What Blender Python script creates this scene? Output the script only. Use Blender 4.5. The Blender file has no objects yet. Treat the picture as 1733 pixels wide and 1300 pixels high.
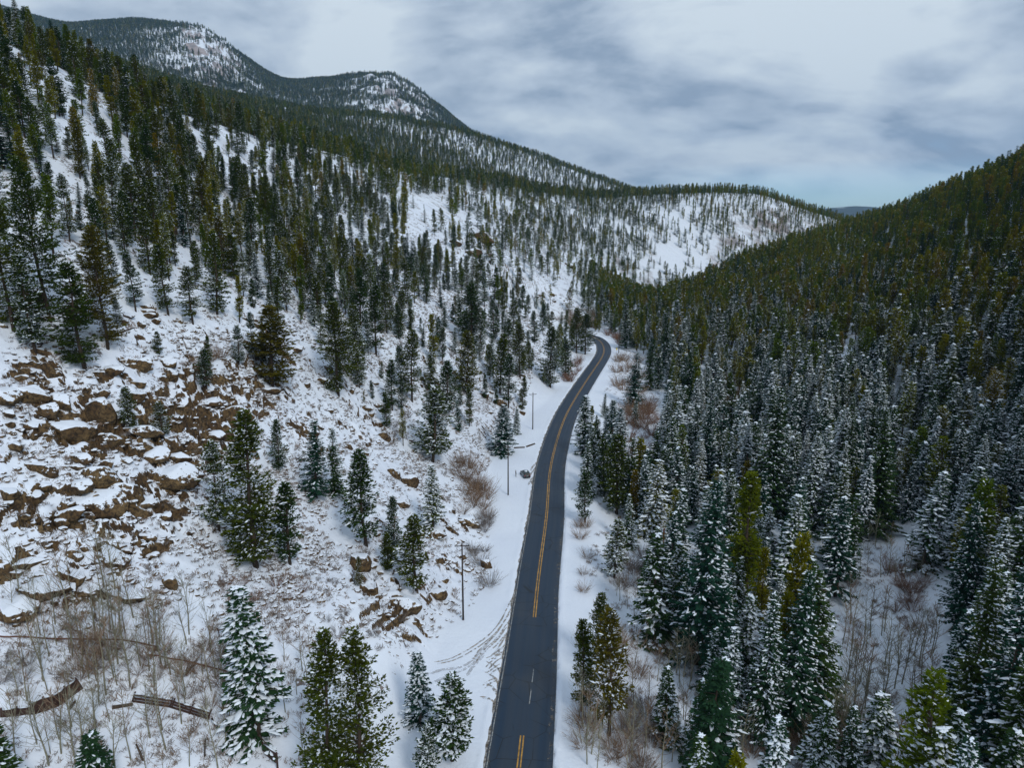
import bpy, math, random
import numpy as np
from mathutils import Vector, Matrix
R = math.radians
rnd = random.Random(7)
rng = np.random.default_rng(11)
scene = bpy.context.scene
def print(*a): pass
COL = scene.collection

# ------------------------------------------------------------------ camera
CAMH, PITCH, F = 62.0, R(12.9), 1200.0          # metres above the road, downward tilt, focal length for a 1733 px wide picture
cd = bpy.data.cameras.new('camera'); cam = bpy.data.objects.new('camera', cd); COL.objects.link(cam)
cam.location = (0, 0, CAMH); cam.rotation_euler = (math.pi/2 - PITCH, 0, 0)
cd.sensor_width = 36; cd.lens = F/1733*36; cd.clip_start = 1; cd.clip_end = 40000
scene.camera = cam
# ------------------------------------------------------------------ world: sky behind a broken cloud deck
SUN_EL, SUN_AZ = R(42), R(150)
w = bpy.data.worlds.new('World'); scene.world = w; w.use_nodes = True
nt = w.node_tree; N = nt.nodes; L = nt.links
for n in list(N): N.remove(n)
def nd(t, **k):
    n = N.new(t)
    for a, b in k.items(): setattr(n, a, b)
    return n
out = nd('ShaderNodeOutputWorld'); bg = nd('ShaderNodeBackground'); bg.inputs[1].default_value = 0.13
sky = nd('ShaderNodeTexSky', sky_type='NISHITA', sun_disc=False); sky.sun_elevation = SUN_EL; sky.sun_rotation = SUN_AZ
sky.air_density = 1.2; sky.dust_density = 0.6; sky.ozone_density = 2.0
tc = nd('ShaderNodeTexCoord'); sep = nd('ShaderNodeSeparateXYZ'); L.new(tc.outputs['Generated'], sep.inputs[0])
def mth(op, a, b=None, c=None, clamp=False):
    n = nd('ShaderNodeMath', operation=op, use_clamp=clamp)
    for i, v in enumerate((a, b, c)):
        if v is None: continue
        if isinstance(v, (int, float)): n.inputs[i].default_value = v
        else: L.new(v, n.inputs[i])
    return n.outputs[0]
# cloud deck: direction projected on a flat layer high above
zc = mth('ADD', mth('MAXIMUM', sep.outputs[2], 0.0), 0.34)
cx = mth('DIVIDE', sep.outputs[0], zc); cy = mth('DIVIDE', sep.outputs[1], zc)
cmb = nd('ShaderNodeCombineXYZ'); L.new(cx, cmb.inputs[0]); L.new(cy, cmb.inputs[1])
def noise(vec, scale, detail, rough, dist=0.0, off=(0, 0, 0), sc=(1, 1, 1)):
    mp = nd('ShaderNodeMapping'); mp.inputs[1].default_value = off; mp.inputs[3].default_value = sc
    L.new(vec, mp.inputs[0])
    n = nd('ShaderNodeTexNoise'); L.new(mp.outputs[0], n.inputs[0])
    n.inputs['Scale'].default_value = scale; n.inputs['Detail'].default_value = detail
    n.inputs['Roughness'].default_value = rough; n.inputs['Distortion'].default_value = dist
    return n.outputs[0]
n1 = noise(cmb.outputs[0], 2.0, 9, 0.54, 0.35, (3.1, 1.7, 0), (0.8, 1.0, 1))
n2 = noise(cmb.outputs[0], 6.0, 7, 0.5, 0.2, (9.1, 4.2, 2.0), (0.8, 1.0, 1))
nsum = mth('ADD', mth('MULTIPLY', n1, 0.75), mth('MULTIPLY', n2, 0.25))
cr = nd('ShaderNodeValToRGB'); L.new(nsum, cr.inputs[0])
e = cr.color_ramp.elements
e[0].position = 0.42; e[0].color = (2.05, 2.65, 3.5, 1)
e[1].position = 0.575; e[1].color = (4.75, 5.4, 5.95, 1)
m_ = e.new(0.50); m_.color = (3.55, 4.2, 5.0, 1)
# gaps where the clear sky shows: mostly low towards the horizon
gap = mth('SUBTRACT', 0.40, nsum); gap = mth('MULTIPLY', gap, 5.0, clamp=True)
low = mth('MULTIPLY', mth('SUBTRACT', 0.075, sep.outputs[2]), 22.0, clamp=True)
lowr = mth('MULTIPLY', low, mth('MULTIPLY', mth('SUBTRACT', sep.outputs[0], 0.14), 5.0, clamp=True))
gapa = mth('MAXIMUM', mth('MULTIPLY', gap, 0.5), mth('MULTIPLY', lowr, 0.8))
mx = nd('ShaderNodeMixRGB'); L.new(gapa, mx.inputs[0]); L.new(cr.outputs[0], mx.inputs[1]); tint = nd('ShaderNodeMixRGB', blend_type='MULTIPLY'); tint.inputs[0].default_value = 1; L.new(sky.outputs[0], tint.inputs[1]); tint.inputs[2].default_value = (0.55, 0.85, 1.30, 1); L.new(tint.outputs[0], mx.inputs[2])
L.new(mx.outputs[0], bg.inputs[0]); L.new(bg.outputs[0], out.inputs[0])
# ------------------------------------------------------------------ soft sun through cloud
sd = bpy.data.lights.new('sun', 'SUN'); sd.energy = 1.3; sd.angle = R(14); sd.color = (1, 0.96, 0.9)
sun = bpy.data.objects.new('sun', sd); COL.objects.link(sun)
sdir = Vector((math.sin(SUN_AZ)*math.cos(SUN_EL), math.cos(SUN_AZ)*math.cos(SUN_EL), math.sin(SUN_EL)))
sun.rotation_euler = sdir.to_track_quat('Z', 'Y').to_euler()
vs = scene.view_settings; vs.view_transform = 'Standard'; vs.look = 'None'; vs.gamma = 1; vs.exposure = 0.2; vs.use_curve_mapping = False
scene.render.engine = 'CYCLES'
try: scene.cycles.max_bounces = 6; scene.cycles.diffuse_bounces = 3; scene.cycles.volume_bounces = 0
except Exception: pass

# ================================================================== helpers
def tag(o, label=None, cat=None, group=None, kind=None):
    if label: o['label'] = label
    if cat: o['category'] = cat
    if group: o['group'] = group
    if kind: o['kind'] = kind
    return o
def link(name, me, parent=None, loc=None):
    o = bpy.data.objects.new(name, me); COL.objects.link(o)
    if parent: o.parent = parent
    if loc is not None: o.location = loc
    return o
def empty(name, loc, rz=0, label=None, cat=None, group=None):
    o = bpy.data.objects.new(name, None); COL.objects.link(o); o.location = loc; o.rotation_euler = (0, 0, rz)
    o.empty_display_size = 0.3
    return tag(o, label, cat, group)

class MB:
    """collects shapes; vertices and faces with a material index"""
    def __init__(s): s.v = []; s.f = []; s.m = []
    def add(s, vs, fs, m=0):
        b = len(s.v); s.v += [tuple(p) for p in vs]; s.f += [tuple(i+b for i in f) for f in fs]; s.m += [m]*len(fs)
    def box(s, c, size, rot=None, m=0, taper=1.0):
        hx, hy, hz = [q/2 for q in size]; vs = []
        for z in (-hz, hz):
            t = taper if z > 0 else 1
            for x, y in ((-hx, -hy), (hx, -hy), (hx, hy), (-hx, hy)):
                p = Vector((x*t, y*t, z)); p = (rot @ p) if rot else p
                vs.append(p + Vector(c))
        s.add(vs, [(3, 2, 1, 0), (4, 5, 6, 7), (0, 1, 5, 4), (1, 2, 6, 5), (2, 3, 7, 6), (3, 0, 4, 7)], m)
    def tube(s, pts, rads, n=5, m=0, cap=True):
        b = len(s.v); P = [Vector(p) for p in pts]
        for i, p in enumerate(P):
            d = (P[min(i+1, len(P)-1)] - P[max(i-1, 0)]); d = d.normalized() if d.length > 1e-9 else Vector((0, 0, 1))
            a = d.cross(Vector((0.31, 0.95, 0.05))); a = a.normalized() if a.length > 1e-3 else Vector((1, 0, 0)); c = d.cross(a)
            for k in range(n):
                t = 2*math.pi*k/n; q = p + (a*math.cos(t) + c*math.sin(t))*rads[i]; s.v.append(tuple(q))
        for i in range(len(P)-1):
            for k in range(n):
                k2 = (k+1) % n; s.f.append((b+i*n+k, b+i*n+k2, b+(i+1)*n+k2, b+(i+1)*n+k)); s.m.append(m)
        if cap:
            s.f.append(tuple(b+(len(P)-1)*n+k for k in range(n))); s.m.append(m)
            s.f.append(tuple(b+k for k in reversed(range(n)))); s.m.append(m)
    def mesh(s, name, mats, smooth=False):
        me = bpy.data.meshes.new(name); me.from_pydata(s.v, [], s.f)
        for mm in (mats if isinstance(mats, (list, tuple)) else [mats]): me.materials.append(mm)
        me.polygons.foreach_set('material_index', s.m)
        if smooth: me.polygons.foreach_set('use_smooth', [True]*len(s.f))
        me.update(); return me

# ------------------------------------------------------------------ value noise (numpy)
_P = rng.permutation(4096)
_V = rng.random(4096)*2-1
def vnoise(x, y, seed=0):
    xi = np.floor(x).astype(np.int64); yi = np.floor(y).astype(np.int64); xf = x-xi; yf = y-yi
    u = xf*xf*xf*(xf*(xf*6-15)+10); v = yf*yf*yf*(yf*(yf*6-15)+10)
    def h(a, b): return _V[_P[(_P[(a+seed*131) & 4095] + b) & 4095]]
    a = h(xi, yi); b = h(xi+1, yi); c = h(xi, yi+1); d = h(xi+1, yi+1)
    return (a+(b-a)*u) + ((c+(d-c)*u) - (a+(b-a)*u))*v
def fbm(x, y, octs=4, seed=0, gain=0.5):
    s = 0; a = 1; t = 0
    for i in range(octs):
        s = s + a*vnoise(x*2**i + 17.3*i, y*2**i - 9.1*i, seed+i); t += a; a *= gain
    return s/t
def sstep(a, b, x):
    t = np.clip((x-a)/(b-a), 0, 1); return t*t*(3-2*t)

# ------------------------------------------------------------------ pixel (of the 1733x1300 photograph) <-> direction
CP, SP = math.cos(PITCH), math.sin(PITCH)
def ray(px, py):
    u = (px-866.5)/F; v = (650-py)/F
    fw = CP + v*SP; up = v*CP - SP; h = math.hypot(u, fw)
    return math.atan2(u, fw), up/h                      # azimuth, tangent of the elevation
def project(x, y, z):
    z = z-CAMH; dep = y*CP - z*SP; v = y*SP + z*CP
    dep = np.maximum(dep, 1e-3)
    return 866.5 + F*x/dep, 650 - F*v/dep, dep

# ================================================================== terrain: ridge and valley lines, near to far
# each curve: (px, py, 'e', elevation) or (px, py, 'r', distance)
E_, R_ = 'e', 'r'
curves = [
 [(px, 1300, E_, e) for px, e in ((-350, 14), (0, 10), (200, 8), (400, 5), (600, 1.5), (740, .3), (866, 0), (950, 0), (1050, -1), (1200, -3), (1450, -4), (1600, -3.5), (1733, 0), (2080, 8))],
 [(px, 1050, E_, e) for px, e in ((-350, 25), (0, 18), (200, 17), (400, 13), (550, 9), (700, 4.5), (790, .8), (850, 0), (960, 0), (1030, -2), (1200, -4), (1450, -4), (1600, -2), (1733, 3), (2080, 16))],
 [(-350, 900, E_, 33), (0, 900, E_, 25.5), (200, 900, E_, 23), (400, 900, E_, 17.5), (550, 900, E_, 13), (700, 900, E_, 7), (800, 900, E_, 1.8), (860, 900, E_, 0), (970, 900, E_, 0), (1040, 900, E_, -2), (1200, 900, E_, -3.5), (1450, 900, E_, -2.5), (1600, 900, E_, 1), (1733, 900, E_, 6), (2080, 900, E_, 24)],
 [(-350, 700, E_, 43), (0, 700, E_, 36.5), (200, 700, E_, 34), (400, 700, E_, 29), (550, 700, E_, 23), (700, 700, E_, 15), (850, 700, E_, 4), (910, 700, E_, 0.3), (1000, 700, E_, -0.5), (1080, 700, E_, -2), (1200, 700, E_, -2), (1450, 700, E_, 4), (1600, 700, E_, 11), (1733, 700, E_, 17), (2080, 700, E_, 36)],
 [(-350, 550, 'r', 122), (0, 550, 'r', 130), (200, 550, 'r', 137), (400, 550, 'r', 155), (550, 560, 'r', 185), (700, 575, 'r', 222), (870, 600, 'r', 272), (950, 590, 'r', 322), (1000, 576, E_, 0.2), (1060, 575, E_, 0), (1200, 590, E_, 1.5), (1300, 600, E_, 5), (1450, 580, 'r', 300), (1600, 560, 'r', 275), (1733, 520, 'r', 262), (2080, 480, 'r', 215)],
 [(-350, 380, 'r', 140), (0, 400, 'r', 148), (200, 420, 'r', 160), (400, 430, 'r', 205), (550, 430, 'r', 265), (700, 440, 'r', 335), (870, 480, 'r', 400), (950, 500, 'r', 450), (1000, 520, 'r', 480), (1060, 522, 'r', 480), (1120, 512, 'r', 500), (1180, 488, 'r', 560), (1250, 455, 'r', 640), (1350, 412, 'r', 760), (1440, 387, 'r', 880), (1520, 364, 'r', 800), (1640, 318, 'r', 650), (1733, 280, 'r', 560), (2080, 130, 'r', 430)],
 [(-350, 160, 'r', 185), (0, 215, 'r', 192), (200, 260, 'r', 225), (400, 310, 'r', 300), (550, 330, 'r', 380), (700, 345, 'r', 470), (870, 400, 'r', 560), (950, 430, 'r', 620), (1000, 455, 'r', 640), (1060, 500, 'r', 620), (1120, 520, 'r', 640), (1180, 505, 'r', 700), (1250, 478, 'r', 790), (1350, 440, 'r', 900), (1440, 410, 'r', 1010), (1520, 395, 'r', 950), (1640, 350, 'r', 830), (1733, 310, 'r', 740), (2080, 160, 'r', 600)],
 [(-350, -40, 'r', 240), (0, 72, 'r', 262), (90, 110, 'r', 280), (150, 138, 'r', 300), (300, 190, 'r', 350), (420, 228, 'r', 410), (520, 252, 'r', 470), (600, 268, 'r', 540), (700, 290, 'r', 650), (850, 312, 'r', 820), (1000, 334, 'r', 960), (1060, 330, 'r', 1000), (1150, 326, 'r', 1020), (1280, 325, 'r', 1040), (1340, 342, 'r', 1080), (1400, 366, 'r', 1130), (1440, 384, 'r', 1180), (1520, 410, 'r', 1200), (1640, 390, 'r', 1150), (1733, 350, 'r', 1100), (2080, 200, 'r', 900)],
 [(-350, 10, 'r', 340), (0, 110, 'r', 380), (150, 175, 'r', 430), (300, 215, 'r', 500), (420, 250, 'r', 580), (600, 285, 'r', 760), (850, 330, 'r', 1000), (1000, 350, 'r', 1180), (1150, 352, 'r', 1240), (1280, 350, 'r', 1260), (1400, 385, 'r', 1300), (1520, 420, 'r', 1380), (1733, 380, 'r', 1350), (2080, 260, 'r', 1200)],
 [(-350, 0, 'r', 1200), (0, 60, 'r', 1250), (130, 88, 'r', 1300), (200, 108, 'r', 1350), (350, 158, 'r', 1450), (500, 186, 'r', 1500), (620, 193, 'r', 1550), (780, 222, 'r', 1600), (900, 262, 'r', 1600), (1040, 312, 'r', 1600), (1080, 326, 'r', 1620), (1150, 332, 'r', 1650), (1280, 335, 'r', 1700), (1400, 376, 'r', 1750), (1520, 400, 'r', 1800), (1733, 380, 'r', 1800), (2080, 320, 'r', 1700)],
 [(-350, 60, 'r', 2200), (0, 120, 'r', 2200), (350, 190, 'r', 2200), (620, 225, 'r', 2200), (780, 250, 'r', 2200), (1040, 350, 'r', 2200), (1280, 378, 'r', 2300), (1500, 400, 'r', 2400), (2080, 380, 'r', 2400)],
 [(-350, -40, 'r', 4000), (0, 14, 'r', 4000), (60, 28, 'r', 4000), (112, 44, 'r', 4000), (160, 38, 'r', 3900), (230, 35, 'r', 3900), (300, 41, 'r', 3800), (340, 48, 'r', 3800), (365, 62, 'r', 3800), (390, 84, 'r', 3800), (440, 116, 'r', 3900), (480, 141, 'r', 4000), (520, 137, 'r', 3900), (600, 128, 'r', 3700), (640, 124, 'r', 3700), (690, 144, 'r', 3700), (740, 177, 'r', 3700), (785, 216, 'r', 3800), (850, 262, 'r', 4000), (1000, 345, 'r', 4200), (1280, 372, 'r', 4400), (1500, 376, 'r', 4500), (2080, 376, 'r', 4500)],
 [(-350, 60, 'r', 6000), (0, 90, 'r', 6000), (480, 200, 'r', 6000), (800, 300, 'r', 6000), (1040, 380, 'r', 6000), (1500, 384, 'r', 6000), (2080, 384, 'r', 6000)],
 [(-350, 100, 'r', 8500), (0, 150, 'r', 8500), (480, 250, 'r', 8500), (800, 330, 'r', 8500), (1040, 372, 'r', 8500), (1300, 366, 'r', 8500), (1380, 354, 'r', 8500), (1440, 347, 'r', 8500), (1480, 349, 'r', 8500), (1550, 358, 'r', 8500), (1733, 370, 'r', 8500), (2080, 370, 'r', 8500)],
 [(-350, 380, 'r', 9900), (866, 380, 'r', 9900), (2080, 380, 'r', 9900)],
]
NAZ, NLR = 600, 1100
AZ = np.linspace(R(-62), R(62), NAZ); LR = np.linspace(math.log(6), math.log(9800), NLR)
def smooth1(a, s, axis):
    k = np.exp(-0.5*(np.arange(-3*s, 3*s+1)/s)**2) if s >= 1 else np.array([1.0]); k /= k.sum()
    pad = [(0, 0)]*a.ndim; pad[axis] = (len(k)//2, len(k)//2)
    b = np.pad(a, pad, mode='edge')
    return np.apply_along_axis(lambda q: np.convolve(q, k, 'valid'), axis, b)
klr = [np.full(NAZ, math.log(5)), np.full(NAZ, math.log(30))]
kte = []
el0 = np.interp(np.degrees(AZ), [-60, -40, -10, 0, 10, 30, 60], [10, 8, 1, 0, -1, -3, 0])
kte = [(el0*0.5-CAMH)/5, (el0*0.8-CAMH)/30]
for c in curves:
    a = []; lr = []; te = []
    for px, py, t, v in c:
        az, tt = ray(px, py)
        r = v if t == 'r' else (v-CAMH)/tt
        a.append(az); lr.append(math.log(r)); te.append(tt)
    o = np.argsort(a); a = np.array(a)[o]; lr = np.array(lr)[o]; te = np.array(te)[o]
    klr.append(smooth1(np.interp(AZ, a, lr), 6, 0)); kte.append(smooth1(np.interp(AZ, a, te), 3, 0))
klr = np.array(klr); kte = np.array(kte)
for k in range(1, len(klr)):
    bad = klr[k] < klr[k-1]+0.02
    if bad.any() : print('curve', k, 'pushed at', np.degrees(AZ[bad])[[0, -1]].round(1))
    klr[k] = np.maximum(klr[k], klr[k-1]+0.02)
def pchip(x, y, xq):
    h = np.diff(x); d = np.diff(y)/h; m = np.zeros_like(x)
    for i in range(1, len(x)-1):
        if d[i-1]*d[i] > 0:
            w1 = 2*h[i]+h[i-1]; w2 = h[i]+2*h[i-1]; m[i] = (w1+w2)/(w1/d[i-1]+w2/d[i])
    m[0] = d[0]; m[-1] = d[-1]
    i = np.clip(np.searchsorted(x, xq)-1, 0, len(x)-2); t = (xq-x[i])/h[i]
    return ((2*t**3-3*t**2+1)*y[i] + (t**3-2*t**2+t)*h[i]*m[i] + (-2*t**3+3*t**2)*y[i+1] + (t**3-t**2)*h[i]*m[i+1])
TAB = np.zeros((NAZ, NLR))
for j in range(NAZ): TAB[j] = pchip(klr[:, j], kte[:, j], LR)
TAB = smooth1(TAB, 4, 1)
def base_z(x, y):
    r = np.hypot(x, y); az = np.arctan2(x, y)
    fa = np.clip((az-AZ[0])/(AZ[1]-AZ[0]), 0, NAZ-1.001); fl = np.clip((np.log(np.maximum(r, 6.01))-LR[0])/(LR[1]-LR[0]), 0, NLR-1.001)
    ia = fa.astype(int); il = fl.astype(int); ta = fa-ia; tl = fl-il
    t = (TAB[ia, il]*(1-ta)+TAB[ia+1, il]*ta)*(1-tl) + (TAB[ia, il+1]*(1-ta)+TAB[ia+1, il+1]*ta)*tl
    return CAMH + t*r

# ------------------------------------------------------------------ the road's centre line
def onflat(px, py, e=0.0):
    az, t = ray(px, py); r = (e-CAMH)/t; return (r*math.sin(az), r*math.cos(az))
rp = [onflat(*p) for p in ((877, 1300), (888, 1200), (899, 1099), (908, 1000), (917, 930), (925.5, 866), (929.5, 800), (941, 750), (957.7, 701.5), (986.5, 653), (1008, 621), (1022.5, 597), (1019, 581), (1009, 572.5), (998, 568.5), (984, 566))]
d0 = (rp[0][0]-rp[1][0], rp[0][1]-rp[1][1])
rp = [(rp[0][0]+d0[0]*k, rp[0][1]+d0[1]*k) for k in (8, 5, 3, 1.5)] + rp
def catmull(P, n=10):
    out = []; P = [np.array(p, float) for p in P]; P = [2*P[0]-P[1]] + P + [2*P[-1]-P[-2]]
    for i in range(1, len(P)-2):
        for k in range(n):
            t = k/n; a, b, c, d = P[i-1:i+3]
            out.append(0.5*((2*b)+(-a+c)*t+(2*a-5*b+4*c-d)*t*t+(-a+3*b-3*c+d)*t**3))
    out.append(P[-2]); return np.array(out)
RC = catmull(rp, 10)
RC = np.stack([smooth1(RC[:, 0], 3, 0), smooth1(RC[:, 1], 3, 0)], 1)
seg = np.r_[0, np.cumsum(np.hypot(*np.diff(RC, axis=0).T))]
sr = np.arange(0, seg[-1], 1.5)
RC = np.stack([np.interp(sr, seg, RC[:, 0]), np.interp(sr, seg, RC[:, 1])], 1)
RT = np.gradient(RC, axis=0); RT /= np.hypot(RT[:, 0], RT[:, 1])[:, None]
RN = np.stack([RT[:, 1], -RT[:, 0]], 1)              # to the right of travel
RHW = np.interp(RC[:, 1], [70, 85, 110, 130, 160, 400], [4.0, 3.95, 3.75, 3.9, 3.85, 3.5])
def road_dist(x, y):
    """signed distance from the centre line (+ right), and the index along it"""
    x = np.atleast_1d(x).astype(float); y = np.atleast_1d(y).astype(float)
    D = np.full(x.shape, 1e9); S = np.full(x.shape, 1e9); I = np.zeros(x.shape, int)
    for c0 in range(0, x.size, 20000):
        xs = x.flat[c0:c0+20000]; ys = y.flat[c0:c0+20000]
        dx = xs[:, None]-RC[None, ::2, 0]; dy = ys[:, None]-RC[None, ::2, 1]
        i = np.argmin(dx*dx+dy*dy, 1)*2; i = np.minimum(i, len(RC)-1)
        ddx = xs-RC[i, 0]; ddy = ys-RC[i, 1]
        s = ddx*RN[i, 0]+ddy*RN[i, 1]; t = ddx*RT[i, 0]+ddy*RT[i, 1]
        far = np.hypot(s, np.where(np.abs(t) > 3, t, 0))
        D.flat[c0:c0+20000] = np.where(np.abs(t) > 3, np.where(i >= len(RC)-3, -1, np.sign(s))*far, s); I.flat[c0:c0+20000] = i
    return D, I

# where bare rock ledges break the slope
def rockmask(x, y):
    px, py, dep = project(x, y, base_z(x, y))
    def blob(cx, cy, rx, ry): return np.exp(-(((px-cx)/rx)**2+((py-cy)/ry)**2))
    m = blob(120, 760, 210, 190) + blob(330, 700, 130, 110)*0.9 + blob(70, 1000, 120, 55)*1.0 + blob(200, 900, 160, 60) \
        + blob(640, 980, 90, 70)*0.7 + blob(790, 900, 50, 70)*0.6 + blob(460, 690, 80, 40)*0.5 + blob(700, 1030, 60, 45)*0.8 \
        + blob(810, 400, 90, 50)*0.75 + blob(900, 640, 60, 50)*0.4 + blob(260, 400, 70, 50)*0.5 + blob(970, 470, 80, 50)*0.7 + blob(760, 640, 110, 60)*0.65 + blob(590, 720, 90, 60)*0.65 + blob(560, 480, 80, 50)*0.55 + blob(840, 440, 110, 60)*0.85 + blob(750, 960, 60, 60)*0.6 + blob(480, 600, 120, 60)*0.55 + blob(660, 850, 70, 60)*0.55 + blob(690, 560, 90, 60)*0.5 + blob(430, 400, 90, 60)*0.4 + blob(850, 560, 60, 50)*0.5
    m = np.where((dep < 600) & (np.hypot(x, y) > 30), m, 0)
    return np.clip(m, 0, 1.15), px, py
def ground(x, y, detail=True, full=False):
    shp = np.shape(x); x = np.atleast_1d(np.asarray(x, float)).ravel(); y = np.atleast_1d(np.asarray(y, float)).ravel()
    r = np.hypot(x, y); z = base_z(x, y)
    amp = np.clip(r/100, .6, 16)
    z = z + fbm(x/(18*amp**.8), y/(18*amp**.8), 4, 3)*0.8*amp**0.85*sstep(30, 90, r)
    rm = np.zeros_like(z)
    fr_ = (r > 2400) & (r < 6000)
    if fr_.any():
        xf_, yf_ = x[fr_], y[fr_]; pxf, pyf, _d = project(xf_, yf_, z[fr_])
        bl = np.exp(-(((pxf-350)/60)**2)) + np.exp(-(((pxf-675)/70)**2)); z[fr_] += bl*((1-np.abs(fbm(xf_/130, yf_/130, 4, 150))*2.2)*34 - 14) + bl*fbm(xf_/45, yf_/45, 3, 155)*16
    near = r < 700
    if near.any():
        xn = x[near]; yn = y[near]; zn = z[near]
        m, px, py = rockmask(xn, yn)
        # ledges: benches and risers following the contour
        n = fbm(xn/7, yn/7, 4, 20)*1.5 + 0.35*vnoise(xn/2.2, yn/2.2, 23)
        brk = sstep(-0.06, 0.20, fbm(xn/5, yn/5, 3, 31) + (m-0.80)*0.6)
        st = 3.0 + 0.7*vnoise(xn/30, yn/30, 5)
        wv = zn/st + n*1.6
        fr = wv-np.floor(wv)
        stair = np.floor(wv) + sstep(0.62, 0.80, fr)
        zn = zn + m*brk*(stair-wv)*st*0.75
        zn = zn + m*fbm(xn/1.8, yn/1.8, 3, 40)*0.36 + fbm(xn/3.2, yn/3.2, 3, 44)*0.22*sstep(3, 8, zn)
        # small lumps: snow over stones, on the left slope
        lum = np.maximum(0, vnoise(xn/0.9, yn/0.9, 61)-0.35)*1.0
        zn = zn + lum*np.clip(m*0.8+0.10, 0, 1)*sstep(6, 14, zn)
        rm[near] = m*brk
        k = (r[near] < 520)
        idx = np.where(near)[0][k]
        D, I = road_dist(x[idx], y[idx])
        hw = RHW[I]
        s0 = sr[I]
        # wide snowy pull-out on the left, narrower verge on the right
        lw = np.interp(RC[I, 1], [60, 100, 118, 135, 150, 185, 205, 240, 420], [9, 9, 6, 5.2, 8, 12, 10, 4.5, 4.0])
        rw = np.interp(RC[I, 1], [60, 130, 200, 300, 330, 420], [3.2, 5, 3.5, 4.5, 11, 11])
        wd = np.where(D < 0, lw, rw)
        bw = np.where(D < 0, np.interp(RC[I, 1], [300, 335, 355], [7, 12, 50]), 8); bw = np.where(I >= len(RC)-4, 60, bw); wd = np.where(I >= len(RC)-4, 4, wd)
        t = sstep(hw+wd, hw+wd+bw, np.abs(D))
        zz = z[idx]; zi = zn[k]
        flat = 0.10 + fbm(x[idx]/5, y[idx]/5, 3, 70)*0.07
        under = sstep(hw+0.35, hw-0.15, np.abs(D) + vnoise(x[idx]/1.3, y[idx]/1.3, 77)*0.16)
        berm = np.exp(-((np.abs(D)-hw-0.75)/0.4)**2)*0.14*(0.6+0.6*vnoise(x[idx]/2.5, y[idx]/2.5, 78))
        flat = flat + berm
        flat = flat*(1-under) - 0.22*under
        zi = flat*(1-t) + zi*t
        zn[k] = zi; rm_i = rm[idx]*t; rm[idx] = rm_i
        z[near] = zn
    if full: return z.reshape(shp), rm.reshape(shp)
    return z.reshape(shp)
def gz(x, y): return float(ground(np.array([x]), np.array([y]))[0])
_hr = np.exp(np.linspace(math.log(35), math.log(6000), 900))
def hit(px, py):
    """first point of the ground seen at a pixel of the photograph"""
    az, t = ray(px, py); x = _hr*math.sin(az); y = _hr*math.cos(az)
    z = ground(x, y); d = z-(CAMH+t*_hr); i = int(np.argmax(d > 0))
    if d[i] <= 0: i = len(_hr)-1
    a = _hr[max(i-1, 0)]; b = _hr[i]
    xs = np.linspace(a, b, 12); zz = ground(xs*math.sin(az), xs*math.cos(az)); dd = zz-(CAMH+t*xs); j = int(np.argmax(dd > 0)) if (dd > 0).any() else 11
    r = xs[j]; return (r*math.sin(az), r*math.cos(az), float(zz[j]))

# ================================================================== materials
def mat(name):
    m = bpy.data.materials.new(name); m.use_nodes = True
    t = m.node_tree; b = t.nodes['Principled BSDF']; return m, t, b
class NB:
    def __init__(s, t): s.t = t
    def n(s, ty, **k):
        q = s.t.nodes.new(ty)
        for a, b in k.items(): setattr(q, a, b)
        return q
    def set(s, sock, v):
        if hasattr(v, 'is_linked') or isinstance(v, bpy.types.NodeSocket): s.t.links.new(v, sock)
        else: sock.default_value = v
    def math(s, op, a, b=0.0, clamp=False):
        q = s.n('ShaderNodeMath', operation=op, use_clamp=clamp); s.set(q.inputs[0], a); s.set(q.inputs[1], b); return q.outputs[0]
    def noise(s, vec, scale, detail=4, rough=0.5, dist=0.0):
        q = s.n('ShaderNodeTexNoise'); s.t.links.new(vec, q.inputs[0]); q.inputs['Scale'].default_value = scale
        q.inputs['Detail'].default_value = detail; q.inputs['Roughness'].default_value = rough; q.inputs['Distortion'].default_value = dist
        return q.outputs[0]
    def mix(s, f, a, b):
        q = s.n('ShaderNodeMixRGB'); s.set(q.inputs[0], f)
        s.set(q.inputs[1], a if not isinstance(a, tuple) else (*a, 1)); s.set(q.inputs[2], b if not isinstance(b, tuple) else (*b, 1)); return q.outputs[0]
    def ramp(s, f, a, b):
        """smooth 0..1 between a and b"""
        q = s.n('ShaderNodeMapRange', interpolation_type='SMOOTHSTEP'); s.set(q.inputs[0], f); q.inputs[1].default_value = a; q.inputs[2].default_value = b
        return q.outputs[0]
    def bump(s, h, strength, dist):
        q = s.n('ShaderNodeBump'); q.inputs['Strength'].default_value = strength; q.inputs['Distance'].default_value = dist
        s.set(q.inputs['Height'], h); return q.outputs[0]
SNOW = (0.79, 0.85, 0.94)
def simple(name, col, rough=0.85, var=0.25, scale=3.0, spec=0.3, metal=0.0):
    m, t, b = mat(name); q = NB(t); o = q.n('ShaderNodeTexCoord').outputs['Object']
    f = q.noise(o, scale, 5, 0.6); c2 = tuple(c*(1-var) for c in col); c1 = tuple(min(1, c*(1+var)) for c in col)
    t.links.new(q.mix(q.ramp(f, 0.3, 0.7), c2, c1), b.inputs['Base Color']); b.inputs['Roughness'].default_value = rough
    b.inputs['Specular IOR Level'].default_value = spec; b.inputs['Metallic'].default_value = metal
    t.links.new(q.bump(f, 0.3, 0.02), b.inputs['Normal']); return m
def rock_color(q, o, sc=1.0):
    a = q.noise(o, 0.35*sc, 5, 0.6); c = q.noise(o, 2.2*sc, 6, 0.65, 0.4)
    col = q.mix(q.ramp(a, 0.35, 0.65), (0.095, 0.055, 0.024), (0.19, 0.125, 0.057))
    col = q.mix(q.ramp(c, 0.35, 0.62), (0.03, 0.021, 0.014), col)
    return col, c
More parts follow.
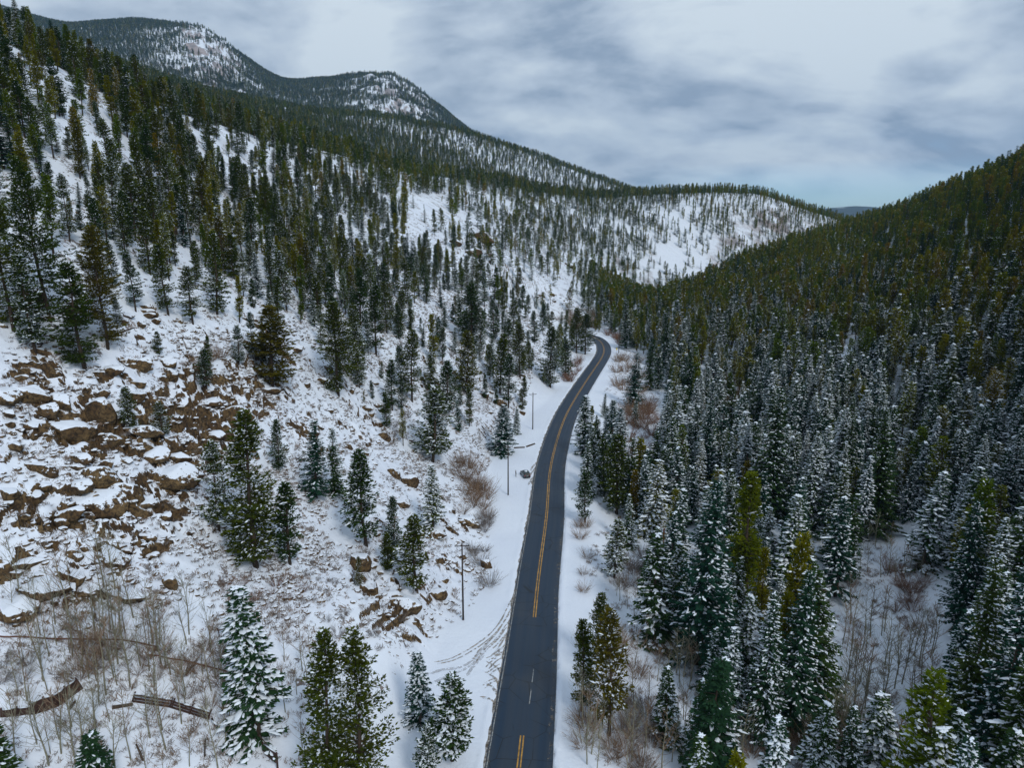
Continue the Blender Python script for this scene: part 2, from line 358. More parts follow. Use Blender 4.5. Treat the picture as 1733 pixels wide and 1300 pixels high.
# ground
def ground_mat(name, far):
    m, t, b = mat(name); q = NB(t); tcn = q.n('ShaderNodeTexCoord'); o = tcn.outputs['Object']
    geo = q.n('ShaderNodeNewGeometry'); sp = q.n('ShaderNodeSeparateXYZ'); t.links.new(geo.outputs['True Normal'], sp.inputs[0])
    at = q.n('ShaderNodeAttribute', attribute_name='rocky'); at2 = q.n('ShaderNodeAttribute', attribute_name='litter')
    if not far:
        rc, cn = rock_color(q, o)
        nz = q.math('ADD', sp.outputs[2], q.math('MULTIPLY', q.math('SUBTRACT', q.noise(o, 1.1, 4, 0.6), 0.5), 0.30))
        steep = q.ramp(nz, 0.60, 0.52)
        sn = q.mix(q.ramp(q.noise(o, 0.06, 3), 0.35, 0.65), SNOW, (0.74, 0.80, 0.90))
        # twigs, dry grass and pebbles that poke through thin snow
        f1 = q.noise(o, 1.5, 4, 0.6, 0.9); f2 = q.noise(o, 0.16, 3, 0.6)
        thr = q.math('SUBTRACT', 0.80, q.math('MULTIPLY', at2.outputs['Fac'], q.math('ADD', q.math('MULTIPLY', q.ramp(f2, 0.36, 0.66), 0.52), 0.10)))
        lit = q.math('MULTIPLY', q.math('SUBTRACT', f1, thr), 14.0, clamp=True)
        lit = q.math('MULTIPLY', lit, 0.85)
        lc = q.mix(q.ramp(q.noise(o, 0.9, 3), 0.4, 0.6), (0.06, 0.042, 0.028), (0.15, 0.09, 0.05))
        c = q.mix(lit, sn, lc); c = q.mix(steep, c, rc)
        t.links.new(c, b.inputs['Base Color'])
        h = q.math('ADD', q.math('MULTIPLY', q.noise(o, 1.3, 5, 0.6), 0.6), q.math('MULTIPLY', cn, q.math('MULTIPLY', steep, 1.2)))
        t.links.new(q.bump(h, 0.55, 0.35), b.inputs['Normal'])
    else:
        nz = q.math('ADD', sp.outputs[2], q.math('MULTIPLY', q.math('SUBTRACT', q.noise(o, 0.03, 6, 0.7), 0.5), 0.5))
        rc = q.mix(q.ramp(q.noise(o, 0.05, 4), 0.4, 0.6), (0.12, 0.08, 0.065), (0.27, 0.19, 0.16))
        rk = q.math('MULTIPLY', q.math('MULTIPLY', q.ramp(nz, 0.84, 0.70), 0.8), q.ramp(q.noise(o, .02, 5, .7), .42, .52))
        ys = q.n('ShaderNodeSeparateXYZ'); t.links.new(o, ys.inputs[0]); wd_ = q.math('MULTIPLY', q.ramp(ys.outputs[1], 6000, 6600), q.ramp(q.noise(o, 0.004, 6, .7), .70, .55)); cfar = q.mix(wd_, q.mix(rk, SNOW, rc), (0.028, 0.045, 0.040)); t.links.new(cfar, b.inputs['Base Color'])
        t.links.new(q.bump(q.noise(o, 0.05, 8, 0.7), 0.6, 8), b.inputs['Normal'])
    b.inputs['Roughness'].default_value = 0.75; b.inputs['Specular IOR Level'].default_value = 0.2
    return m
M_ground = ground_mat('snowy_slope', False); M_far = ground_mat('far_snow_and_rock', True)
# snow lying on branches, planks...
m, t, b = mat('snow'); M_snow = m; b.inputs['Base Color'].default_value = (0.80, 0.87, 0.95, 1); b.inputs['Roughness'].default_value = 0.7; b.inputs['Specular IOR Level'].default_value = 0.2
# needles
def needle_mat(name, ca, cb, cc):
    m, t, b = mat(name); q = NB(t); oi = q.n('ShaderNodeObjectInfo'); o = q.n('ShaderNodeTexCoord').outputs['Object']
    r1 = oi.outputs['Random']; c = q.mix(q.ramp(r1, 0.1, 0.65), ca, cb); c = q.mix(q.ramp(r1, 0.86, 1.0), c, cc)
    f = q.noise(o, 1.1, 3, 0.6)
    c2 = q.mix(q.ramp(f, 0.3, 0.7), (0.55, 0.6, 0.55), (1.35, 1.25, 1.2)); mm = q.n('ShaderNodeMixRGB', blend_type='MULTIPLY'); mm.inputs[0].default_value = 1
    t.links.new(c, mm.inputs[1]); t.links.new(c2, mm.inputs[2]); t.links.new(mm.outputs[0], b.inputs['Base Color'])
    b.inputs['Roughness'].default_value = 0.8; b.inputs['Specular IOR Level'].default_value = 0.05
    tl = q.n('ShaderNodeBsdfTranslucent'); t.links.new(mm.outputs[0], tl.inputs[0]); ms = q.n('ShaderNodeMixShader'); ms.inputs[0].default_value = 0.45
    t.links.new(b.outputs[0], ms.inputs[1]); t.links.new(tl.outputs[0], ms.inputs[2]); t.links.new(ms.outputs[0], t.nodes['Material Output'].inputs['Surface']); return m
M_pine = needle_mat('pine_needles', (0.034, 0.074, 0.014), (0.076, 0.102, 0.009), (0.12, 0.108, 0.011))
M_lodge = needle_mat('lodge_needles', (0.100, 0.160, 0.006), (0.205, 0.205, 0.004), (0.23, 0.165, 0.008))
M_spruce = needle_mat('spruce_needles', (0.018, 0.070, 0.046), (0.044, 0.090, 0.019), (0.11, 0.118, 0.010))
M_bark = simple('conifer_bark', (0.055, 0.038, 0.026), 0.9, 0.35, 4)
M_aspen = simple('aspen_bark', (0.22, 0.21, 0.15), 0.85, 0.35, 2.5)
M_twig = {'brown': simple('brown_twigs', (0.21, 0.14, 0.09), 0.9, 0.3), 'grey': simple('grey_twigs', (0.19, 0.165, 0.15), 0.9, 0.3), 'red': simple('russet_twigs', (0.19, 0.10, 0.06), 0.9, 0.3)}
def rock_mat():
    m, t, b = mat('snow_capped_rock'); q = NB(t); tcn = q.n('ShaderNodeTexCoord'); o = tcn.outputs['Object']
    geo = q.n('ShaderNodeNewGeometry'); sp = q.n('ShaderNodeSeparateXYZ'); t.links.new(geo.outputs['Normal'], sp.inputs[0])
    vm = q.n('ShaderNodeVectorMath', operation='ADD'); t.links.new(geo.outputs['Position'], vm.inputs[0])
    rc, cn = rock_color(q, geo.outputs['Position'], 1.0)
    nz = q.math('ADD', sp.outputs[2], q.math('MULTIPLY', q.math('SUBTRACT', q.noise(geo.outputs['Position'], 1.6, 5, 0.7), 0.5), 1.3))
    c = q.mix(q.ramp(nz, 0.62, 0.68), rc, SNOW); t.links.new(c, b.inputs['Base Color']); b.inputs['Roughness'].default_value = 0.85
    b.inputs['Specular IOR Level'].default_value = 0.2
    t.links.new(q.bump(cn, 0.8, 0.15), b.inputs['Normal']); return m
M_rock = rock_mat()

# ================================================================== terrain meshes
def grid_mesh(name, mt, az, rr, attrs=True):
    A, Rr = np.meshgrid(az, rr); x = (Rr*np.sin(A)).ravel(); y = (Rr*np.cos(A)).ravel()
    z, rm = ground(x, y, full=True)
    na, nr = len(az), len(rr); me = bpy.data.meshes.new(name)
    me.vertices.add(len(x)); me.vertices.foreach_set('co', np.stack([x, y, z], 1).astype(np.float32).ravel())
    i = np.arange(nr-1)[:, None]*na + np.arange(na-1)[None, :]
    q = np.stack([i, i+1, i+na+1, i+na], -1)[..., ::-1].reshape(-1, 4)
    nf = len(q); me.loops.add(nf*4); me.loops.foreach_set('vertex_index', q.ravel().astype(np.int32))
    me.polygons.add(nf); me.polygons.foreach_set('loop_start', (np.arange(nf)*4).astype(np.int32))
    me.polygons.foreach_set('use_smooth', np.ones(nf, bool))
    me.update(calc_edges=True)
    a = me.attributes.new('rocky', 'FLOAT', 'POINT'); a.data.foreach_set('value', rm.astype(np.float32).ravel())
    if attrs:
        D, I = road_dist(x, y); m, px, py = rockmask(x, y)
        li = np.where(D < 0, 0.56, 0.35) - 0.10*np.clip(m, 0, 1)
        li = li*sstep(10, 20, np.abs(D)) ; li = np.where((py > 1100) & (px < 450), li*0.7, li)
        b = me.attributes.new('litter', 'FLOAT', 'POINT'); b.data.foreach_set('value', li.astype(np.float32).ravel())
    me.materials.append(mt)
    return link(name, me)
azf = np.linspace(R(-46), R(46), 1050)
azw = np.r_[np.linspace(R(-61), R(-46), 60)[:-1], azf, np.linspace(R(46), R(61), 60)[1:]]
r_near = np.r_[np.exp(np.linspace(math.log(6), math.log(55), 50))[:-1], np.exp(np.linspace(math.log(55), math.log(260), 560))[:-1], np.exp(np.linspace(math.log(260), math.log(640), 190))]
terrain = grid_mesh('hillside', M_ground, azw, r_near); tag(terrain, kind='structure')
azc = np.linspace(R(-61), R(61), 760)
o = grid_mesh('wooded_ridge', M_far, azc, np.exp(np.linspace(math.log(638), math.log(2200), 150)), False); tag(o, kind='structure')
o = grid_mesh('distant_mountain', M_far, azc, np.exp(np.linspace(math.log(2195), math.log(9800), 130)), False); tag(o, kind='structure')

# ------------------------------------------------------------------ road, verges, paint, tracks
def strip(name, mt, i0, i1, off, width, z, kind='structure', wob=0.0, step=1):
    """ribbon along the road; off and width may be functions of the index"""
    vs = []; fs = []; idx = list(range(i0, i1, step))
    for n, i in enumerate(idx):
        o_ = off(i) if callable(off) else off; w_ = width(i) if callable(width) else width
        c = RC[i] + RN[i]*o_; wl = w_/2*(1+wob*rnd.uniform(-1, 1)); wr = w_/2*(1+wob*rnd.uniform(-1, 1))
        a = c - RN[i]*wl; d = c + RN[i]*wr; vs += [(a[0], a[1], z), (d[0], d[1], z)]
        if n: fs.append((2*n-2, 2*n-1, 2*n+1, 2*n))
    mb = MB(); mb.add(vs, fs); return vs, fs, mb
def stripobj(name, mt, *a, **k):
    _, _, mb = strip(name, mt, *a, **k); return tag(link(name, mb.mesh(name, mt)), kind='structure')
m, t, b = mat('asphalt'); M_asph = m; q = NB(t); o_ = q.n('ShaderNodeTexCoord').outputs['UV']; ob = q.n('ShaderNodeTexCoord').outputs['Object']
sx = q.n('ShaderNodeSeparateXYZ'); t.links.new(o_, sx.inputs[0])
# uv.x = metres across, uv.y = metres along: worn wheel paths, faint long streaks
cmbn = q.n('ShaderNodeCombineXYZ'); t.links.new(q.math('MULTIPLY', sx.outputs[0], 1.0), cmbn.inputs[0]); t.links.new(q.math('MULTIPLY', sx.outputs[1], 0.025), cmbn.inputs[1])
st = q.noise(cmbn.outputs[0], 1.5, 5, 0.6); g = q.noise(ob, 9.0, 5, 0.7); blot = q.noise(ob, 0.09, 3, 0.5)
c = q.mix(q.ramp(st, 0.3, 0.7), (0.004, 0.018, 0.042), (0.011, 0.032, 0.064)); c = q.mix(q.math('MULTIPLY', q.ramp(g, 0.5, 0.8), 0.35), c, (0.045, 0.058, 0.07))
wp_ = q.math('MULTIPLY', q.math('ABSOLUTE', q.math('SINE', q.math('MULTIPLY', sx.outputs[0], 1.72))), q.ramp(q.noise(cmbn.outputs[0], 0.8, 4, .6), .35, .7)); c = q.mix(q.math('MULTIPLY', q.math('SUBTRACT', 1.0, wp_), 0.30), c, (0.055, 0.066, 0.078))
vo = q.n('ShaderNodeTexVoronoi', feature='DISTANCE_TO_EDGE'); t.links.new(ob, vo.inputs[0]); vo.inputs['Scale'].default_value = 0.28; ck = q.math('MULTIPLY', q.ramp(vo.outputs[0], 0.02, 0.008), q.ramp(blot, .48, .56)); c = q.mix(q.math('MULTIPLY', ck, 0.8), c, (0.004, 0.006, 0.008))
c = q.mix(q.math('MULTIPLY', q.ramp(blot, .52, .70), 0.35), c, (0.05, 0.055, 0.06))
t.links.new(c, b.inputs['Base Color']); rgh = q.n('ShaderNodeMapRange'); t.links.new(st, rgh.inputs[0]); rgh.inputs[1].default_value = .3; rgh.inputs[2].default_value = .7; rgh.inputs[3].default_value = 0.45; rgh.inputs[4].default_value = 0.65
t.links.new(rgh.outputs[0], b.inputs['Roughness']); b.inputs['Specular IOR Level'].default_value = 0.38
t.links.new(q.bump(g, 0.25, 0.02), b.inputs['Normal'])
nR = len(RC)
vs_, fs_, mb = strip('road', M_asph, 0, nR, 0, lambda i: 2*RHW[i], 0.0)
me = mb.mesh('road', M_asph); uv = me.uv_layers.new(name='UVMap')
for p in me.polygons:
    for li in p.loop_indices:
        vi = me.loops[li].vertex_index; uv.data[li].uv = ((vi % 2)*2*RHW[vi//2] - RHW[vi//2], sr[vi//2])
tag(link('road', me), kind='structure')
M_yel = simple('worn_yellow_paint', (0.42, 0.23, 0.045), 0.6, 0.45, 1.1); M_wht = simple('faded_white_paint', (0.27, 0.28, 0.28), 0.6, 0.3, 1.5)
for m_s, a_, b__ in ((M_yel, .30, .46), (M_wht, .34, .48)):
    t = m_s.node_tree; q = NB(t); al = q.ramp(q.noise(q.n('ShaderNodeTexCoord').outputs['Object'], 3.0, 6, .75), a_, b__); t.links.new(al, t.nodes['Principled BSDF'].inputs['Alpha'])
def near_idx(px, py):
    x, y = onflat(px, py); return int(np.argmin((RC[:, 0]-x)**2+(RC[:, 1]-y)**2))
i_gap0, i_gap1 = near_idx(880, 1232), near_idx(905, 1048)
mb = MB()
for a, b_ in ((0, i_gap0), (i_gap1, nR-2)):
    for off in (-0.19, 0.19):
        v, f, _ = strip('', None, a, b_, off+0.06, 0.17, 0.006, wob=0.08); mb.add(v, f)
tag(link('centre_line', mb.mesh('centre_line', M_yel)), 'double yellow centre line worn along the middle of the road', kind='structure')
mb = MB()
ia, ib = near_idx(905, 1190), near_idx(912, 1118)
for k in range(ia, ib, 3):
    v, f, _ = strip('', None, k, k+3, lambda i: 0.55+0.02*(i-ia), 0.12, 0.006, wob=0.4); mb.add(v, f)
v, f, _ = strip('', None, 0, nR-2, lambda i: -RHW[i]+0.32, 0.13, 0.006, wob=0.25); mb.add(v, f)
tag(link('edge_line', mb.mesh('edge_line', M_wht)), 'faded white edge line and dashes on the asphalt', kind='structure')
# gravelly dirty edge on the left
m, t, b = mat('dirty_snow_gravel'); M_grav = m; q = NB(t); ob = q.n('ShaderNodeTexCoord').outputs['Object']
c = q.mix(q.ramp(q.noise(ob, 1.6, 5, 0.7), 0.38, 0.62), (0.075, 0.06, 0.04), (0.36, 0.35, 0.34)); t.links.new(c, b.inputs['Base Color']); b.inputs['Roughness'].default_value = 0.9
stripobj('gravel_edge', M_grav, 0, nR, lambda i: -RHW[i]-0.22, 0.55, 0.012, wob=0.35)
M_grit = simple('gritty_slush', (0.16, 0.15, 0.14), 0.8, 0.4, 1.0)
t = M_grit.node_tree; q = NB(t); al = q.ramp(q.noise(q.n('ShaderNodeTexCoord').outputs['Object'], 1.1, 6, .75), .50, .62); t.links.new(al, t.nodes['Principled BSDF'].inputs['Alpha'])
stripobj('slush_edge', M_grit, 0, nR, lambda i: RHW[i]-0.25, 0.7, 0.010, wob=0.5)
stripobj('slush_edge', M_grit, 0, nR, lambda i: -RHW[i]+0.15, 0.6, 0.009, wob=0.5)
# tyre tracks: ruts of dark slush on the pull-out and the junction
M_track = simple('slush_track', (0.30, 0.27, 0.235), 0.8, 0.45, 1.2)
M_trackl = simple('packed_snow_track', (0.50, 0.52, 0.56), 0.8, 0.15, 0.8)
for m_s in (M_track, M_trackl):
    t = m_s.node_tree; q = NB(t); al = q.ramp(q.noise(q.n('ShaderNodeTexCoord').outputs['Object'], 2.2, 5, .7), .40, .60); t.links.new(al, t.nodes['Principled BSDF'].inputs['Alpha'])
def ribbon(mb, pts, wd, dz=0.03, m=0):
    P = catmull(pts, 8); T = np.gradient(P, axis=0); T /= np.maximum(1e-6, np.hypot(T[:, 0], T[:, 1]))[:, None]
    ww = np.array([wd*(0.75+0.5*rnd.random())*min(1, 0.25+min(i, len(P)-1-i)*0.35) for i in range(len(P))])/2
    A = np.stack([P[:, 0]-T[:, 1]*ww, P[:, 1]+T[:, 0]*ww], 1); B = np.stack([P[:, 0]+T[:, 1]*ww, P[:, 1]-T[:, 0]*ww], 1)
    zc_ = np.maximum(ground(P[:, 0], P[:, 1]), np.maximum(ground(A[:, 0], A[:, 1]), ground(B[:, 0], B[:, 1])))+dz
    vs = []; fs = []
    for i in range(len(P)):
        vs += [(A[i, 0], A[i, 1], zc_[i]), (B[i, 0], B[i, 1], zc_[i])]
        if i: fs.append((2*i-2, 2*i-1, 2*i+1, 2*i))
    mb.add(vs, fs, m)
mb = MB()
def P_(*pp): return [onflat(a, b_, 0.1) for a, b_ in pp]
for pp in (((868, 1010), (845, 1055), (815, 1085), (770, 1112), (735, 1122)), ((862, 1040), (838, 1075), (812, 1100), (800, 1120)), ((858, 1062), (840, 1085), (826, 1098)),
           ((860, 1070), (842, 1100), (830, 1112)), ((852, 1095), (838, 1108), (822, 1115)), ((848, 1140), (836, 1128), (823, 1120)), ((845, 1160), (832, 1145), (820, 1138)),
           ((843, 1180), (830, 1162), (818, 1156)), ((842, 1150), (828, 1153), (815, 1163)), ((846, 1125), (834, 1133), (822, 1140)), ((838, 1190), (825, 1182), (812, 1180)), ((850, 1108), (832, 1120), (822, 1130))):
    ribbon(mb, P_(*pp), 0.26); ribbon(mb, P_(*[(a_+5, b__+3) for a_, b__ in pp]), 0.24)
for pp in (((912, 778), (902, 790), (898, 797)), ((908, 790), (900, 800), (897, 806)), ((903, 822), (898, 815), (894, 822)), ((905, 806), (899, 812), (897, 818))):
    ribbon(mb, P_(*pp), 0.5)
for pp in (((830, 1085), (790, 1125), (745, 1135), (710, 1150)), ((826, 1098), (795, 1128), (755, 1146), (725, 1160)), ((820, 1110), (800, 1130), (790, 1145))):
    ribbon(mb, P_(*pp), 0.5, 0.028, 1)
tag(link('tyre_tracks', mb.mesh('tyre_tracks', [M_track, M_trackl])), kind='structure')
# ================================================================== plants
def kite(mb, p, d, l, w, m=0, roll=0.0):
    """one spray of needles: a bent diamond"""
    d = d.normalized(); s = d.cross(Vector((0, 0, 1)))
    if s.length < 1e-3: s = Vector((1, 0, 0))
    s.normalize(); u = s.cross(d); s = (s*math.cos(roll)+u*math.sin(roll))
    q = p + d*l*0.45
    mb.add([p, q + s*w*0.5, p + d*l, q - s*w*0.5], [(0, 1, 2, 3)], m)
def lump(mb, c, d, l, w, h, m, rr):
    """a pillow of snow lying along direction d"""
    d = Vector((d.x, d.y, d.z*0.8)).normalized(); s = d.cross(Vector((0, 0, 1))).normalized(); n = 6; vs = []
    for k in range(n):
        a = 2*math.pi*k/n + rr.uniform(-.3, .3); f = rr.uniform(0.7, 1.2)
        vs.append(c + d*(math.cos(a)*l*0.5*f) + s*(math.sin(a)*w*0.5*f) + Vector((0, 0, -abs(math.sin(a))*h*0.3)))
    vs.append(c + Vector((0, 0, h))); vs.append(c - Vector((0, 0, h*0.5)))
    fs = [(k, (k+1) % n, n) for k in range(n)] + [((k+1) % n, k, n+1) for k in range(n)]
    mb.add(vs, fs, m)
def conifer(seed, H, style, snow, lod=0):
    """returns (trunk MB, crown MB with needles 0 / snow 1 / dead wood 2)"""
    rr = random.Random(seed); T = MB(); C = MB()
    if style == 'spruce': base, Rm, pw, step, nb, droop = rr.uniform(.04, .10), H*rr.uniform(.125, .155), 0.85, 0.38, 7, -0.30
    elif style == 'lodge': base, Rm, pw, step, nb, droop = rr.uniform(.14, .28), H*rr.uniform(.095, .12), 0.55, 0.38, 6, -0.05
    else: base, Rm, pw, step, nb, droop = rr.uniform(.07, .16), H*rr.uniform(.155, .195), 0.65, 0.42, 6, -0.02
    if lod: step *= 1.9; 
    lean = Vector((rr.uniform(-.02, .02), rr.uniform(-.02, .02), 0))
    def axis(z): return Vector((lean.x*z + 0.12*math.sin(z*.4+seed), lean.y*z + 0.10*math.cos(z*.33+seed*2), z))
    n = 7 if not lod else 3; r0 = 0.011*H+0.05
    T.tube([axis(H*k/n*0.99) - Vector((0, 0, 1.2 if k == 0 else 0)) for k in range(n+1)], [r0*(1-0.93*(k/n)) for k in range(n+1)], 6 if not lod else 3)
    z = base*H; ph = rr.random()*6; sect = [rr.uniform(.75, 1.2) for _ in range(8)]
    gaps = [(rr.uniform(base, .85)*H, rr.random()*6.28) for _ in range(5 if style != 'spruce' else 2)]
    while z < H*0.985:
        t = (z-base*H)/(H*(1-base))
        prof = (1-t)**pw
        if style == 'pine': prof = (1-t)**pw * (0.55+0.45*min(1, t*3.2))
        if style == 'lodge': prof = (1-t)**pw * (0.5+0.5*min(1, t*4))
        nbb = nb if t < 0.8 else nb-1
        for k in range(nbb):
            a = ph + 2*math.pi*k/nbb + rr.uniform(-.35, .35)
            skip = 0.06 if style == 'spruce' else 0.20
            if rr.random() < skip: continue
            if any(abs(z-g) < H*.05 and math.cos(a-b) > 0.3 for g, b in gaps): continue
            Lb = Rm*prof*rr.uniform(.70, 1.15)*sect[int((a % 6.283)/6.284*8)] + 0.15
            if rr.random() < 0.08: Lb *= 1.2
            dr = droop + (0.35*t if style == 'spruce' else 0.45*t) + rr.uniform(-.12, .12)
            if style == 'pine' and t < .35: dr -= 0.18
            dirv = Vector((math.cos(a), math.sin(a), dr)).normalized(); o = axis(z+rr.uniform(-.15, .15))
            curve = 0.10 if style == 'spruce' else 0.16
            def bp(u): return o + dirv*(Lb*u) + Vector((0, 0, curve*Lb*(u*u)))
            if not lod and Lb > 0.9:
                C.add([o, bp(1)+Vector((0, 0, .0)), o+Vector((0, 0, .07)), o+Vector((0.05, 0.05, 0))], [(0, 1, 2), (2, 1, 3)], 2)
            side = dirv.cross(Vector((0, 0, 1))).normalized()
            if style == 'spruce':
                du = (0.26 if not lod else 0.6)/max(Lb, .3); u = 0.10
                while u <= 1.0:
                    p = bp(u); tw = (0.30+0.42*Lb*0.35*(1-u*0.65))*rr.uniform(.8, 1.2)
                    if lod: tw *= 1.3
                    for sg in (-1, 1):
                        dd = dirv*0.75 + side*sg*rr.uniform(.6, 1.0) + Vector((0, 0, rr.uniform(-.45, -.02)))
                        kite(C, p, dd, tw, tw*0.48, 1 if rr.random() < snow*(.12 if not lod else .09) else 0, rr.uniform(-.6, .6))
                    if rr.random() < .5: kite(C, p, dirv+Vector((0, 0, -rr.uniform(.4, 1.2))), tw*.7, tw*.35, 0, rr.uniform(-1, 1))
                    u += du*rr.uniform(.8, 1.25)
                kite(C, bp(.85), dirv, 0.45, 0.2)
            else:
                du = (0.30 if not lod else 0.7)/max(Lb, .3); u = 0.16
                while u <= 1.02:
                    bu = bp(min(u, 1)); sp_ = (1.15-u)*Lb*.42
                    for sg in (-1, 0, 1):
                        if rr.random() < .12: continue
                        p = bu + side*sg*sp_*rr.uniform(.3, 1) + Vector((0, 0, rr.uniform(-.08, .16)))
                        for q in range(3 if not lod else 2):
                            dd = Vector((rr.uniform(-.7, .7), rr.uniform(-.7, .7), rr.uniform(-.35, .75))) + dirv*.7 + side*sg*.5
                            l = rr.uniform(.28, .50)*(1 if not lod else 1.7); kite(C, p, dd, l, l*.40, 1 if rr.random() < snow*(.18 if not lod else .12) else 0, rr.uniform(-1.2, 1.2))
                    u += du*rr.uniform(.8, 1.2)
            # snow pillows
            ns = 0
            ps = snow*(1.0 if style == 'spruce' else .8)*(1 if not lod else .75)
            tries = max(1, int(Lb*3.2)) if not lod else 1
            for j in range(tries):
                if rr.random() < ps:
                    u = rr.uniform(.30, 1.0); p = bp(u)+Vector((0, 0, .07)) + side*rr.uniform(-.15, .15)*Lb
                    l = rr.uniform(.20, .55)*(1+.45*snow)*(1 if not lod else 1.4); lump(C, p, dirv+side*rr.uniform(-.6, .6), l*rr.choice((.7, 1.0, 1.0, 1.7)), l*rr.uniform(.35, .7), rr.uniform(.04, .13), 1, rr)
        z += step*(1-0.45*t)*rr.uniform(.8, 1.2); ph += 1.1+rr.random()
    for k in range(5): kite(C, axis(H*.965), Vector((rr.uniform(-.4, .4), rr.uniform(-.4, .4), 1)), .45, .18, 0, rr.uniform(-1, 1))
    if snow > .4: lump(C, axis(H*.985), Vector((1, 0, 0)), .3, .3, .22, 1, rr)
    return T, C
def bake(name, T, C, nm):
    tm = T.mesh(name+'_trunk', M_bark, True); cm = C.mesh(name+'_crown', [nm, M_snow, M_bark])
    return tm, cm
def whole(name, T, C, nm):
    W = MB(); W.add(C.v, C.f); W.m = list(C.m); b = len(W.f); W.add(T.v, T.f, 2)
    me = W.mesh(name, [nm, M_snow, M_bark]); return me
PROTO = {}      # style -> list of (height, snow, trunk mesh, crown mesh, whole mesh, low mesh)
H0 = 15.0
HREF = {'pine': 15.0, 'lodge': 15.0, 'spruce': 15.0, 'tall_spruce': 26.0, 'tall_pine': 23.0}
def make_protos(style, nm, snows, seed0):
    out = []; H0 = HREF[style]; style = style.replace('tall_', '')
    for i, s in enumerate(snows):
        T, C = conifer(seed0+i, H0, style, s); tm, cm = bake(style+'_%d' % i, T, C, nm)
        T2, C2 = conifer(seed0+i, H0, style, s, 1)
        out.append((s, tm, cm, whole(style+'_whole_%d' % i, T, C, nm), whole(style+'_low_%d' % i, T2, C2, nm)))
    return out
PROTO['pine'] = make_protos('pine', M_pine, (.04, .14, .22, .32, .62, .85), 100)
PROTO['lodge'] = make_protos('lodge', M_lodge, (.02, .18, .40, .60), 200)
PROTO['spruce'] = make_protos('spruce', M_spruce, (.05, .22, .38, .55, .80, 1.0), 300)
PROTO['tall_spruce'] = make_protos('tall_spruce', M_spruce, (.08, .25, .45, .75), 400)
PROTO['tall_pine'] = make_protos('tall_pine', M_pine, (.12, .28), 450)
print('faces', {k: [len(a[2].polygons) for a in v] for k, v in PROTO.items()})
print('low', {k: [len(a[4].polygons) for a in v] for k, v in PROTO.items()})

